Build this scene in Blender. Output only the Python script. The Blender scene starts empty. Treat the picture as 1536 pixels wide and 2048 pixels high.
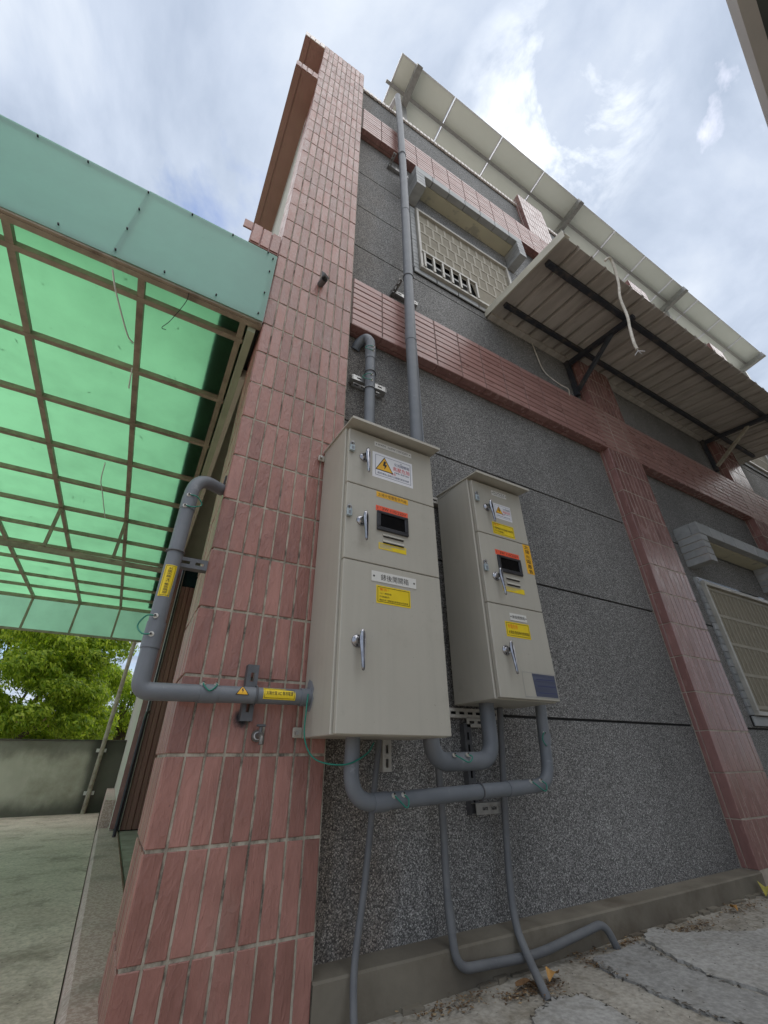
import bpy, bmesh, math, random
from mathutils import Vector, Matrix
random.seed(7)
C = bpy.data.collections.new('scene'); bpy.context.scene.collection.children.link(C)
SC = bpy.context.scene
R = math.radians
# ------------------------------------------------------------------ camera, sky, sun, exposure
cam = bpy.data.cameras.new('camera'); co = bpy.data.objects.new('camera', cam); C.objects.link(co)
cam.sensor_fit = 'VERTICAL'; cam.sensor_height = 36.0; cam.sensor_width = 27.0
cam.lens = 834.078 / 2048 * 36.0; cam.clip_start = 0.02; cam.clip_end = 2000
RX = (0.87136097, -0.49061054, -0.00559952); RY = (0.24588973, 0.44653761, -0.86031529); RZ = (0.42458014, 0.74826831, 0.50973154)
co.matrix_world = Matrix(((RX[0], -RY[0], -RZ[0], 0), (RX[1], -RY[1], -RZ[1], 0), (RX[2], -RY[2], -RZ[2], 0), (0, 0, 0, 1)))
SC.camera = co
SUN = Vector((0.388, 0.115, 0.914)).normalized()
elev = math.asin(SUN.z); azim = math.atan2(SUN.x, SUN.y)
w = bpy.data.worlds.new('World'); SC.world = w; w.use_nodes = True
nt = w.node_tree; nt.nodes.clear()
def N(nt, t, **k):
    n = nt.nodes.new(t)
    for a, b in k.items():
        if a.startswith('_'): n.inputs[a[1:].replace('_', ' ')].default_value = b
        else: setattr(n, a, b)
    return n
def ramp(nt, stops, interp='LINEAR'):
    n = nt.nodes.new('ShaderNodeValToRGB'); n.color_ramp.interpolation = interp
    e = n.color_ramp.elements
    while len(e) < len(stops): e.new(0.5)
    for k, (p, c) in enumerate(stops):
        e[k].position = p; e[k].color = (c, c, c, 1) if not isinstance(c, tuple) else (*c, 1)
    return n
def L(nt, a, b): nt.links.new(a, b)
sky = N(nt, 'ShaderNodeTexSky', sky_type='NISHITA', sun_disc=False, sun_elevation=elev, sun_rotation=azim, air_density=1.0, dust_density=1.2, ozone_density=1.5)
bg = N(nt, 'ShaderNodeBackground'); out = N(nt, 'ShaderNodeOutputWorld')
bg.inputs['Strength'].default_value = 0.1
tc = N(nt, 'ShaderNodeTexCoord'); sep = N(nt, 'ShaderNodeSeparateXYZ'); L(nt, tc.outputs['Generated'], sep.inputs[0])
zc = N(nt, 'ShaderNodeMath', operation='MAXIMUM'); L(nt, sep.outputs['Z'], zc.inputs[0]); zc.inputs[1].default_value = 0.0
za = N(nt, 'ShaderNodeMath', operation='ADD'); L(nt, zc.outputs[0], za.inputs[0]); za.inputs[1].default_value = 0.16
dx = N(nt, 'ShaderNodeMath', operation='DIVIDE'); L(nt, sep.outputs['X'], dx.inputs[0]); L(nt, za.outputs[0], dx.inputs[1])
dy = N(nt, 'ShaderNodeMath', operation='DIVIDE'); L(nt, sep.outputs['Y'], dy.inputs[0]); L(nt, za.outputs[0], dy.inputs[1])
cmb = N(nt, 'ShaderNodeCombineXYZ'); L(nt, dx.outputs[0], cmb.inputs[0]); L(nt, dy.outputs[0], cmb.inputs[1]); cmb.inputs[2].default_value = 3.7
def noise(nt, vec, scale, detail=6, rough=0.55, dist=0.0):
    n = N(nt, 'ShaderNodeTexNoise'); n.inputs['Scale'].default_value = scale; n.inputs['Detail'].default_value = detail
    n.inputs['Roughness'].default_value = rough; n.inputs['Distortion'].default_value = dist
    if vec is not None: L(nt, vec, n.inputs['Vector'])
    return n
n1 = noise(nt, cmb.outputs[0], 2.3, 9, 0.58, 0.35)
cover = ramp(nt, [(0.33, 0.0), (0.43, 1.0)]); L(nt, n1.outputs['Fac'], cover.inputs[0])
n2 = noise(nt, cmb.outputs[0], 1.9, 8, 0.55, 0.5)
shade = ramp(nt, [(0.37, (2.1, 2.5, 3.2)), (0.49, (3.0, 3.4, 4.1)), (0.66, (4.4, 4.7, 5.1))]); L(nt, n2.outputs['Fac'], shade.inputs[0])
dot = N(nt, 'ShaderNodeVectorMath', operation='DOT_PRODUCT'); L(nt, tc.outputs['Generated'], dot.inputs[0]); dot.inputs[1].default_value = SUN
glow = N(nt, 'ShaderNodeMapRange'); L(nt, dot.outputs['Value'], glow.inputs[0])
glow.inputs[1].default_value = 0.982; glow.inputs[2].default_value = 1.0; glow.inputs[3].default_value = 0.0; glow.inputs[4].default_value = 1.0
n3 = noise(nt, cmb.outputs[0], 5.5, 8, 0.6, 0.4)
gp = ramp(nt, [(0.43, 0.0), (0.62, 1.0)]); L(nt, n3.outputs['Fac'], gp.inputs[0])
gm = N(nt, 'ShaderNodeMath', operation='MULTIPLY'); L(nt, glow.outputs[0], gm.inputs[0]); L(nt, gp.outputs[0], gm.inputs[1])
addg = N(nt, 'ShaderNodeMix', data_type='RGBA', blend_type='ADD'); L(nt, gm.outputs[0], addg.inputs[0]); L(nt, shade.outputs[0], addg.inputs[6]); addg.inputs[7].default_value = (5, 4.8, 4.2, 1)
mx = N(nt, 'ShaderNodeMix', data_type='RGBA'); L(nt, cover.outputs[0], mx.inputs[0])
skb = N(nt, 'ShaderNodeMix', data_type='RGBA', blend_type='MULTIPLY'); skb.inputs[0].default_value = 1.0; L(nt, sky.outputs[0], skb.inputs[6]); skb.inputs[7].default_value = (0.9, 0.9, 0.9, 1)
L(nt, skb.outputs[2], mx.inputs[6]); L(nt, addg.outputs[2], mx.inputs[7])
L(nt, mx.outputs[2], bg.inputs['Color']); L(nt, bg.outputs[0], out.inputs[0])
sl = bpy.data.lights.new('sun', 'SUN'); sl.energy = 1.5; sl.angle = R(110); sl.color = (1.0, 0.95, 0.87)
so = bpy.data.objects.new('sun', sl); C.objects.link(so); so.rotation_euler = (-SUN).to_track_quat('-Z', 'Y').to_euler(); so.location = (10, 3, 25)
vs = SC.view_settings; vs.view_transform = 'Standard'; vs.look = 'None'; vs.gamma = 1; vs.use_curve_mapping = False; vs.exposure = 1.12
SC.cycles.max_bounces = 8; SC.cycles.diffuse_bounces = 4; SC.cycles.transmission_bounces = 6; SC.cycles.caustics_reflective = False; SC.cycles.caustics_refractive = False

# ------------------------------------------------------------------ materials
def base(name, rough=0.7, metal=0.0, spec=0.5, col=(0.5, 0.5, 0.5)):
    m = bpy.data.materials.new(name); m.use_nodes = True; b = m.node_tree.nodes['Principled BSDF']
    b.inputs['Base Color'].default_value = (*col, 1); b.inputs['Roughness'].default_value = rough
    b.inputs['Metallic'].default_value = metal; b.inputs['Specular IOR Level'].default_value = spec
    return m, m.node_tree, b
def pos(nt, stretch=(1, 1, 1)):
    g = N(nt, 'ShaderNodeNewGeometry'); mp = N(nt, 'ShaderNodeMapping'); L(nt, g.outputs['Position'], mp.inputs[0]); mp.inputs['Scale'].default_value = stretch
    return mp.outputs[0], g
def bumpn(nt, b, h, strength, dist, prev=None):
    n = N(nt, 'ShaderNodeBump'); n.inputs['Strength'].default_value = strength; n.inputs['Distance'].default_value = dist
    L(nt, h, n.inputs['Height'])
    if prev is not None: L(nt, prev, n.inputs['Normal'])
    L(nt, n.outputs[0], b.inputs['Normal']); return n.outputs[0]
def mixc(nt, f, a, bb, blend='MIX'):
    n = N(nt, 'ShaderNodeMix', data_type='RGBA', blend_type=blend)
    for k, v in ((0, f), (6, a), (7, bb)):
        if isinstance(v, (int, float)): n.inputs[k].default_value = v
        elif isinstance(v, tuple): n.inputs[k].default_value = (*v, 1)
        else: L(nt, v, n.inputs[k])
    return n.outputs[2]
def M(name, c1, c2=None, scale=6, stretch=(1, 1, 1), rough=0.7, metal=0, spec=0.5, bump=0, bscale=60, bdist=0.002, lo=0.35, hi=0.65, dirt=None, dscale=3, dlo=0.5, dhi=0.75, detail=6):
    m, nt, b = base(name, rough, metal, spec, c1)
    v, g = pos(nt, stretch)
    col = None
    if c2 is not None:
        n = noise(nt, v, scale, detail); r = ramp(nt, [(lo, c1), (hi, c2)]); L(nt, n.outputs[0], r.inputs[0]); col = r.outputs[0]
    if dirt is not None:
        n = noise(nt, v, dscale, 8, 0.65); r = ramp(nt, [(dlo, 0.0), (dhi, 1.0)]); L(nt, n.outputs[0], r.inputs[0])
        col = mixc(nt, r.outputs[0], col if col is not None else c1, dirt)
    if col is not None: L(nt, col, b.inputs['Base Color'])
    if bump:
        n = noise(nt, v, bscale, 5); bumpn(nt, b, n.outputs[0], bump, bdist)
    return m
def rnd_pair(nt):
    oi = N(nt, 'ShaderNodeObjectInfo'); g = N(nt, 'ShaderNodeNewGeometry')
    a = N(nt, 'ShaderNodeMath', operation='ADD'); L(nt, oi.outputs['Random'], a.inputs[0]); L(nt, g.outputs['Random Per Island'], a.inputs[1])
    f = N(nt, 'ShaderNodeMath', operation='FRACT'); L(nt, a.outputs[0], f.inputs[0]); return f.outputs[0]
def tile_mat(name, stretch, cols, rough, bump, gl=0.5):
    m, nt, b = base(name, rough, 0, gl)
    v, g = pos(nt, stretch)
    f = rnd_pair(nt)
    off = N(nt, 'ShaderNodeCombineXYZ'); mu = N(nt, 'ShaderNodeMath', operation='MULTIPLY'); L(nt, f, mu.inputs[0]); mu.inputs[1].default_value = 37.0
    for k in range(3): L(nt, mu.outputs[0], off.inputs[k])
    ad = N(nt, 'ShaderNodeVectorMath', operation='ADD'); L(nt, v, ad.inputs[0]); L(nt, off.outputs[0], ad.inputs[1])
    r = ramp(nt, [(0.0, cols[0]), (0.5, cols[1]), (1.0, cols[2])]); L(nt, f, r.inputs[0])
    n = noise(nt, ad.outputs[0], 9, 8, 0.6); rr = ramp(nt, [(0.3, 0.82), (0.7, 1.12)]); L(nt, n.outputs[0], rr.inputs[0])
    c = mixc(nt, 1.0, r.outputs[0], rr.outputs[0], 'MULTIPLY')
    # pale scuffs and dark specks
    v2, _ = pos(nt, (1, 1, 0.35))
    n2 = noise(nt, v2, 3.0, 9, 0.7); r2 = ramp(nt, [(0.56, 0.0), (0.8, 0.5)]); L(nt, n2.outputs[0], r2.inputs[0])
    c = mixc(nt, r2.outputs[0], c, (0.34, 0.25, 0.21))
    n4 = noise(nt, v2, 90, 3, 0.6); r4 = ramp(nt, [(0.69, 0.0), (0.75, 0.6)]); L(nt, n4.outputs[0], r4.inputs[0])
    c = mixc(nt, r4.outputs[0], c, (0.10, 0.06, 0.05))
    L(nt, c, b.inputs['Base Color'])
    h1 = noise(nt, ad.outputs[0], 8, 3, 0.5, 0.9)
    rg = N(nt, 'ShaderNodeMath', operation='ABSOLUTE'); sb = N(nt, 'ShaderNodeMath', operation='SUBTRACT'); L(nt, h1.outputs[0], sb.inputs[0]); sb.inputs[1].default_value = 0.5; L(nt, sb.outputs[0], rg.inputs[0])
    rm = ramp(nt, [(0.0, 1.0), (0.022, 0.5), (0.075, 0.0)]); L(nt, rg.outputs[0], rm.inputs[0])
    p = bumpn(nt, b, rm.outputs[0], bump * 0.55, 0.0016)
    h2 = noise(nt, ad.outputs[0], 24, 5, 0.6, 0.4); bumpn(nt, b, h2.outputs[0], bump, 0.004, p)
    ro = ramp(nt, [(0.3, rough - 0.1), (0.7, rough + 0.15)]); L(nt, n.outputs[0], ro.inputs[0]); L(nt, ro.outputs[0], b.inputs['Roughness'])
    return m
PINK = ((0.26, 0.12, 0.096), (0.325, 0.153, 0.123), (0.385, 0.19, 0.155))
m_tileV = tile_mat('tile_pink_rough', (2.4, 2.4, 0.9), PINK, 0.36, 0.85)
m_tileH = tile_mat('tile_pink_course', (0.7, 2.0, 2.2), ((0.36, 0.195, 0.172), (0.39, 0.215, 0.19), (0.42, 0.235, 0.21)), 0.32, 0.3)
m_tileS = tile_mat('tile_pink_smooth', (2.0, 2.0, 0.7), ((0.25, 0.128, 0.114), (0.28, 0.146, 0.13), (0.31, 0.165, 0.148)), 0.2, 0.05, 0.7)
m_tileG = tile_mat('tile_grey_slate', (0.8, 2, 2.0), ((0.29, 0.30, 0.30), (0.34, 0.35, 0.35), (0.39, 0.40, 0.40)), 0.5, 0.35)
m_tileW = tile_mat('tile_coping_pale', (2, 2, 1), ((0.72, 0.64, 0.6), (0.77, 0.69, 0.64), (0.8, 0.73, 0.68)), 0.3, 0.05)
def grout():
    m, nt, b = base('grout', 0.9)
    v, g = pos(nt, (1, 1, 0.5))
    n = noise(nt, v, 26, 8, 0.7); r = ramp(nt, [(0.40, (0.46, 0.42, 0.34)), (0.52, (0.33, 0.295, 0.235)), (0.66, (0.09, 0.08, 0.065))]); L(nt, n.outputs[0], r.inputs[0])
    L(nt, r.outputs[0], b.inputs['Base Color']); n2 = noise(nt, v, 160, 3); bumpn(nt, b, n2.outputs[0], 0.5, 0.002); return m
m_grout = grout()
m_groutP = M('grout_pale', (0.52, 0.46, 0.38), (0.36, 0.3, 0.25), scale=14, rough=0.9)
m_groutD = M('grout_dark', (0.13, 0.095, 0.08), (0.2, 0.155, 0.13), scale=14, rough=0.9)
def pebble():
    m, nt, b = base('pebble_wash', 0.75, 0, 0.35)
    v, g = pos(nt)
    vo = N(nt, 'ShaderNodeTexVoronoi'); vo.inputs['Scale'].default_value = 260; L(nt, v, vo.inputs['Vector'])
    sp = N(nt, 'ShaderNodeSeparateColor'); L(nt, vo.outputs['Color'], sp.inputs[0])
    r = ramp(nt, [(0.0, (0.085, 0.083, 0.08)), (0.35, (0.165, 0.162, 0.157)), (0.62, (0.275, 0.27, 0.26)), (0.88, (0.41, 0.40, 0.385)), (1.0, (0.64, 0.63, 0.60))]); L(nt, sp.outputs[0], r.inputs[0])
    ed = ramp(nt, [(0.3, 1.0), (0.85, 0.5)]); L(nt, vo.outputs['Distance'], ed.inputs[0])
    c = mixc(nt, 1.0, r.outputs[0], ed.outputs[0], 'MULTIPLY')
    v2, _ = pos(nt, (1, 1, 0.45))
    n = noise(nt, v2, 1.3, 8, 0.6); r2 = ramp(nt, [(0.3, 0.8), (0.7, 1.25)]); L(nt, n.outputs[0], r2.inputs[0])
    c = mixc(nt, 1.0, c, r2.outputs[0], 'MULTIPLY')
    # brown stain beside the corner pillar, deepened low down with damp and painted shade
    s = N(nt, 'ShaderNodeSeparateXYZ'); L(nt, g.outputs['Position'], s.inputs[0])
    n3 = noise(nt, v2, 5.5, 6, 0.65)
    a = N(nt, 'ShaderNodeMath', operation='MULTIPLY_ADD'); L(nt, n3.outputs[0], a.inputs[0]); a.inputs[1].default_value = 0.9; L(nt, s.outputs['X'], a.inputs[2])
    mr = N(nt, 'ShaderNodeMapRange'); L(nt, a.outputs[0], mr.inputs[0]); mr.inputs[1].default_value = 1.2; mr.inputs[2].default_value = 1.5; mr.inputs[3].default_value = 1; mr.inputs[4].default_value = 0
    mz = N(nt, 'ShaderNodeMapRange'); L(nt, s.outputs['Z'], mz.inputs[0]); mz.inputs[1].default_value = 0.1; mz.inputs[2].default_value = 2.4; mz.inputs[3].default_value = 0.65; mz.inputs[4].default_value = 0.35
    mm = N(nt, 'ShaderNodeMath', operation='MULTIPLY'); L(nt, mr.outputs[0], mm.inputs[0]); L(nt, mz.outputs[0], mm.inputs[1])
    st = mixc(nt, 1.0, c, (0.78, 0.62, 0.48), 'MULTIPLY'); c = mixc(nt, mm.outputs[0], c, st)
    L(nt, c, b.inputs['Base Color'])
    inv = N(nt, 'ShaderNodeMath', operation='SUBTRACT'); inv.inputs[0].default_value = 1; L(nt, vo.outputs['Distance'], inv.inputs[1])
    bumpn(nt, b, inv.outputs[0], 0.6, 0.003); return m
m_pebble = pebble()
m_core = M('groove_dark', (0.03, 0.03, 0.03), rough=0.95)
m_conc = M('concrete_plinth', (0.15, 0.13, 0.1), (0.225, 0.2, 0.155), scale=5, rough=0.9, bump=0.4, bscale=120, dirt=(0.1, 0.075, 0.05), dscale=4, dlo=0.5, dhi=0.8)
m_beige = M('enamel_beige', (0.415, 0.393, 0.335), (0.445, 0.422, 0.362), scale=3, rough=0.42, bump=0.06, bscale=300, bdist=0.001, dirt=(0.35, 0.327, 0.27), dscale=7, dlo=0.6, dhi=0.85)
def streak(m):
    nt = m.node_tree; b = nt.nodes['Principled BSDF']; src = b.inputs['Base Color'].links[0].from_socket
    v, _ = pos(nt, (34, 34, 1.1)); n = noise(nt, v, 1.0, 6, 0.6); r_ = ramp(nt, [(0.3, 0.955), (0.55, 1.0), (0.75, 1.02)]); L(nt, n.outputs[0], r_.inputs[0])
    c = mixc(nt, 1.0, src, r_.outputs[0], 'MULTIPLY')
    v2, _ = pos(nt, (1, 1, 1)); n2 = noise(nt, v2, 140, 2, 0.5); r2 = ramp(nt, [(0.74, 0.0), (0.77, 0.7)]); L(nt, n2.outputs[0], r2.inputs[0])
    c = mixc(nt, r2.outputs[0], c, (0.2, 0.17, 0.13)); L(nt, c, b.inputs['Base Color'])
streak(m_beige)
m_chrome = M('chrome', (0.36, 0.36, 0.38), (0.22, 0.22, 0.24), scale=40, rough=0.12, metal=1.0)
m_steel = M('galvanised', (0.46, 0.455, 0.44), (0.36, 0.355, 0.345), scale=30, rough=0.42, metal=0.85, dirt=(0.2, 0.17, 0.13), dscale=25, dlo=0.58, dhi=0.75)
m_steelp = M('galvanised_pale', (0.62, 0.60, 0.55), (0.48, 0.46, 0.42), scale=22, rough=0.5, metal=0.35, dirt=(0.25, 0.2, 0.14), dscale=25, dlo=0.6, dhi=0.8)
m_greyp = M('painted_strut_grey', (0.095, 0.098, 0.106), (0.13, 0.134, 0.142), scale=25, rough=0.5, metal=0.2)
m_pvc = M('pvc_grey', (0.135, 0.149, 0.167), (0.168, 0.182, 0.2), scale=9, rough=0.5, bump=0.05, bscale=200, bdist=0.001, dirt=(0.33, 0.34, 0.35), dscale=16, dlo=0.62, dhi=0.8)
m_pvc2 = M('pvc_grey_light', (0.28, 0.305, 0.345), (0.33, 0.355, 0.395), scale=9, rough=0.45)
m_cable = M('conduit_dull', (0.125, 0.13, 0.138), (0.155, 0.16, 0.165), scale=14, rough=0.65, dirt=(0.28, 0.27, 0.25), dscale=30, dlo=0.62, dhi=0.8)
m_greenw = M('wire_green', (0.01, 0.19, 0.135), rough=0.45)
m_whitew = M('wire_white', (0.68, 0.64, 0.56), (0.5, 0.46, 0.38), scale=20, rough=0.6)
m_blackw = M('wire_black', (0.02, 0.02, 0.025), rough=0.5)
m_black = M('bezel_black', (0.022, 0.022, 0.026), (0.035, 0.035, 0.04), scale=20, rough=0.4)
m_glass = M('meter_glass', (0.004, 0.004, 0.005), rough=0.08, spec=0.35)
m_white = M('label_white', (0.74, 0.74, 0.76), rough=0.45)
m_plate = M('label_plate', (0.66, 0.65, 0.61), rough=0.35)
m_yel = M('label_yellow', (0.80, 0.60, 0.015), (0.74, 0.54, 0.012), scale=20, rough=0.45)
m_oran = M('label_orange', (0.82, 0.45, 0.02), (0.76, 0.40, 0.02), scale=20, rough=0.5)
m_red = M('label_red', (0.80, 0.105, 0.045), rough=0.45)
m_yelf = M('label_faded', (0.62, 0.48, 0.08), (0.47, 0.40, 0.22), scale=12, stretch=(1, 1, 6), rough=0.5)
m_ink = M('ink_black', (0.015, 0.013, 0.012), rough=0.5)
m_inkr = M('ink_red', (0.6, 0.02, 0.03), rough=0.5)
m_inko = M('ink_orange', (0.75, 0.16, 0.01), rough=0.5)
m_inkn = M('ink_navy', (0.03, 0.04, 0.12), rough=0.5)
m_navy = M('label_navy', (0.055, 0.062, 0.10), (0.09, 0.1, 0.15), scale=10, stretch=(0.3, 1, 9), rough=0.4)
m_lock = M('padlock_body', (0.40, 0.47, 0.49), (0.32, 0.38, 0.40), scale=60, rough=0.35, metal=0.2)
m_alum = M('aluminium', (0.85, 0.85, 0.87), (0.76, 0.76, 0.78), scale=15, rough=0.3, metal=0.15)
m_alumw = M('aluminium_white', (0.47, 0.45, 0.4), (0.38, 0.36, 0.31), scale=9, rough=0.4)
m_mesh = M('insect_screen', (0.25, 0.22, 0.165), (0.29, 0.26, 0.195), scale=12, rough=0.8, bump=0.3, bscale=700)
m_grille = M('grille_cream', (0.36, 0.325, 0.25), (0.32, 0.285, 0.215), scale=9, rough=0.6)
m_darkgl = M('window_glass', (0.02, 0.024, 0.026), (0.05, 0.055, 0.055), scale=4, rough=0.08)
m_cream = M('soffit_cream', (0.58, 0.545, 0.40), (0.5, 0.47, 0.35), scale=2.5, rough=0.85, dirt=(0.4, 0.38, 0.3), dscale=6, dlo=0.55, dhi=0.6)
m_awn = M('roof_steel_underside', (0.52, 0.485, 0.44), (0.39, 0.36, 0.32), scale=4, stretch=(3, 0.6, 1), rough=0.7, dirt=(0.19, 0.155, 0.125), dscale=3.5, dlo=0.55, dhi=0.85)
m_flash = M('flashing_cream', (0.62, 0.60, 0.50), (0.52, 0.5, 0.41), scale=7, rough=0.5)
m_beam = M('steel_navy_rust', (0.022, 0.026, 0.036), (0.035, 0.038, 0.046), scale=8, rough=0.55, dirt=(0.12, 0.1, 0.075), dscale=11, dlo=0.52, dhi=0.72)
m_panel = M('backsheet', (0.83, 0.86, 0.80), (0.87, 0.9, 0.84), scale=2, rough=0.6)
m_frameC = M('canopy_steel', (0.24, 0.2, 0.15), (0.33, 0.28, 0.21), scale=9, rough=0.6, dirt=(0.14, 0.11, 0.08), dscale=8, dlo=0.5, dhi=0.75)
m_post = M('post_steel', (0.36, 0.325, 0.25), (0.28, 0.245, 0.18), scale=9, rough=0.6, dirt=(0.16, 0.11, 0.07), dscale=13)
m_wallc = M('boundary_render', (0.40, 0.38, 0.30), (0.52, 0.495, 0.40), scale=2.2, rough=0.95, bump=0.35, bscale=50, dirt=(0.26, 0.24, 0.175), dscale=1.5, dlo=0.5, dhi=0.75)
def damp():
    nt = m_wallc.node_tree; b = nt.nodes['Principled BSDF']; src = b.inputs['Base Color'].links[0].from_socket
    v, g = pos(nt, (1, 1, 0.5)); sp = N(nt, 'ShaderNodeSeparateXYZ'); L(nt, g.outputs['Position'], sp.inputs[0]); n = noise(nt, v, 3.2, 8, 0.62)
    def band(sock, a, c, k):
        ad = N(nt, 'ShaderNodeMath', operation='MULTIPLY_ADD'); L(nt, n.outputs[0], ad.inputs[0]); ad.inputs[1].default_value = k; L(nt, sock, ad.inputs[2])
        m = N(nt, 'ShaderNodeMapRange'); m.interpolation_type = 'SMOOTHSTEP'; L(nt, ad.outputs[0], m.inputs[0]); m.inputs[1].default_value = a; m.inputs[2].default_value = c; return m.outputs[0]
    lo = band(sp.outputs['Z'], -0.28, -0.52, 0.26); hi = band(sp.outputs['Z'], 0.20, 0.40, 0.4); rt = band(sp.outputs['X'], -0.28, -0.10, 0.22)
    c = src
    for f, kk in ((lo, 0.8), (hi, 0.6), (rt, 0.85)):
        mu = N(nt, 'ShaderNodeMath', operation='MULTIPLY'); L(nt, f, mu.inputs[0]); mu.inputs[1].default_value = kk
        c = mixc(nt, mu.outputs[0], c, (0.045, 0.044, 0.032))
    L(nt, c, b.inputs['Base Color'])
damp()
m_stain = M('boundary_grime', (0.045, 0.043, 0.032), (0.10, 0.097, 0.07), scale=6, rough=0.95)
m_granite = M('granite_pink', (0.38, 0.26, 0.22), (0.56, 0.43, 0.38), scale=95, rough=0.7, lo=0.42, hi=0.6, bump=0.3, bscale=150, dirt=(0.2, 0.17, 0.13), dscale=3, dlo=0.5, dhi=0.8)
m_sill = M('sill_concrete', (0.34, 0.31, 0.25), (0.24, 0.21, 0.17), scale=9, rough=0.95, bump=0.4, bscale=70)
m_brown = M('door_brown', (0.19, 0.095, 0.07), (0.25, 0.135, 0.1), scale=30, stretch=(8, 8, 0.25), rough=0.5)
m_dframe = M('door_frame_dark', (0.018, 0.026, 0.026), (0.03, 0.04, 0.04), scale=10, rough=0.35)
m_teal = M('dark_glazing', (0.006, 0.02, 0.024), rough=0.12)
m_palew = M('side_wall_pale', (0.52, 0.50, 0.42), (0.46, 0.435, 0.36), scale=3, rough=0.8)
m_brass = M('brass_dull', (0.2, 0.19, 0.17), (0.12, 0.11, 0.1), scale=40, rough=0.45, metal=0.6)
m_green2 = M('rail_pale_green', (0.36, 0.40, 0.29), (0.3, 0.34, 0.24), scale=5, rough=0.6)
m_brown2 = M('eave_soffit', (0.33, 0.185, 0.16), (0.37, 0.21, 0.18), scale=5, rough=0.6)
m_seal = M('sealant_grey', (0.2, 0.215, 0.235), (0.24, 0.255, 0.28), scale=30, rough=0.6)
m_leafd = M('leaf_dry', (0.24, 0.13, 0.05), (0.13, 0.07, 0.03), scale=30, rough=0.8)
m_leafo = M('leaf_ochre', (0.5, 0.27, 0.075), (0.38, 0.2, 0.06), scale=30, rough=0.7)
m_leafy = M('leaf_yellow', (0.42, 0.36, 0.06), (0.3, 0.27, 0.06), scale=30, rough=0.7)
def litter_mat(name, cols):
    m, nt, b = base(name, 0.9); g = N(nt, 'ShaderNodeNewGeometry'); r = ramp(nt, cols); L(nt, g.outputs['Random Per Island'], r.inputs[0]); L(nt, r.outputs[0], b.inputs['Base Color']); return m
m_litter = litter_mat('litter_mix', [(0, (0.06, 0.035, 0.018)), (0.45, (0.15, 0.085, 0.04)), (0.8, (0.26, 0.17, 0.085)), (1, (0.42, 0.33, 0.2))])
m_crumb = litter_mat('crumb_mix', [(0, (0.03, 0.028, 0.022)), (0.6, (0.07, 0.06, 0.045)), (0.9, (0.16, 0.13, 0.1)), (1, (0.5, 0.48, 0.42))])
def pave(name, a, bcol, dirtc, sc=2.2):
    m, nt, b = base(name, 0.92, 0, 0.3)
    v, g = pos(nt)
    n = noise(nt, v, sc, 10, 0.66); r = ramp(nt, [(0.34, a), (0.66, bcol)]); L(nt, n.outputs[0], r.inputs[0])
    n2 = noise(nt, v, sc * 2.3, 9, 0.7, 0.6); r2 = ramp(nt, [(0.5, 0.0), (0.68, 0.85)]); L(nt, n2.outputs[0], r2.inputs[0])
    c = mixc(nt, r2.outputs[0], r.outputs[0], dirtc)
    n3 = noise(nt, v, 55, 4, 0.6); r3 = ramp(nt, [(0.35, 0.8), (0.65, 1.18)]); L(nt, n3.outputs[0], r3.inputs[0])
    c = mixc(nt, 1.0, c, r3.outputs[0], 'MULTIPLY')
    vo = N(nt, 'ShaderNodeTexVoronoi'); vo.inputs['Scale'].default_value = 23; L(nt, v, vo.inputs['Vector'])
    r4 = ramp(nt, [(0.05, 0.8), (0.10, 0.0)]); L(nt, vo.outputs['Distance'], r4.inputs[0])
    c = mixc(nt, r4.outputs[0], c, (0.05, 0.045, 0.035))
    L(nt, c, b.inputs['Base Color']); bumpn(nt, b, n3.outputs[0], 0.35, 0.004); return m
m_pave = pave('pavement_old', (0.29, 0.265, 0.22), (0.41, 0.385, 0.335), (0.2, 0.175, 0.13), 5)
m_patch = pave('patch_grey', (0.32, 0.312, 0.29), (0.41, 0.402, 0.38), (0.25, 0.238, 0.205), 4)
m_patch2 = pave('patch_mid', (0.27, 0.267, 0.253), (0.325, 0.32, 0.305), (0.22, 0.213, 0.193), 4)
m_yard = pave('yard_concrete', (0.47, 0.38, 0.31), (0.6, 0.505, 0.42), (0.27, 0.22, 0.17), 1.6)
m_earth = pave('ground_far', (0.2, 0.19, 0.15), (0.27, 0.26, 0.2), (0.12, 0.11, 0.09), 0.6)
def sheet(name, tcol, dcol, fac, dirt):
    m, nt, b = base(name, 0.4, 0, 0.5, dcol)
    v, g = pos(nt); n = noise(nt, v, 2.5, 9, 0.65); r = ramp(nt, [(0.3, 0.88), (0.6, 1.0)]); L(nt, n.outputs[0], r.inputs[0])
    n2 = noise(nt, v, 26, 5, 0.6); r2 = ramp(nt, [(0.68, 1.0), (0.74, dirt)]); L(nt, n2.outputs[0], r2.inputs[0])
    k = mixc(nt, 1.0, r.outputs[0], r2.outputs[0], 'MULTIPLY')
    t = N(nt, 'ShaderNodeBsdfTranslucent'); L(nt, mixc(nt, 1.0, k, tcol, 'MULTIPLY'), t.inputs[0])
    mxs = N(nt, 'ShaderNodeMixShader'); mxs.inputs[0].default_value = fac
    L(nt, b.outputs[0], mxs.inputs[1]); L(nt, t.outputs[0], mxs.inputs[2]); L(nt, mxs.outputs[0], nt.nodes['Material Output'].inputs[0]); return m
m_sheet = sheet('canopy_green', (0.54, 0.84, 0.60), (0.3, 0.55, 0.4), 0.95, 0.9)
m_sheetF = sheet('canopy_green_dusty', (0.60, 0.9, 0.78), (0.31, 0.50, 0.44), 0.5, 0.85)
m_sheetK = sheet('canopy_green_skirt', (0.70, 0.97, 0.80), (0.36, 0.62, 0.48), 0.9, 0.9)
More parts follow.
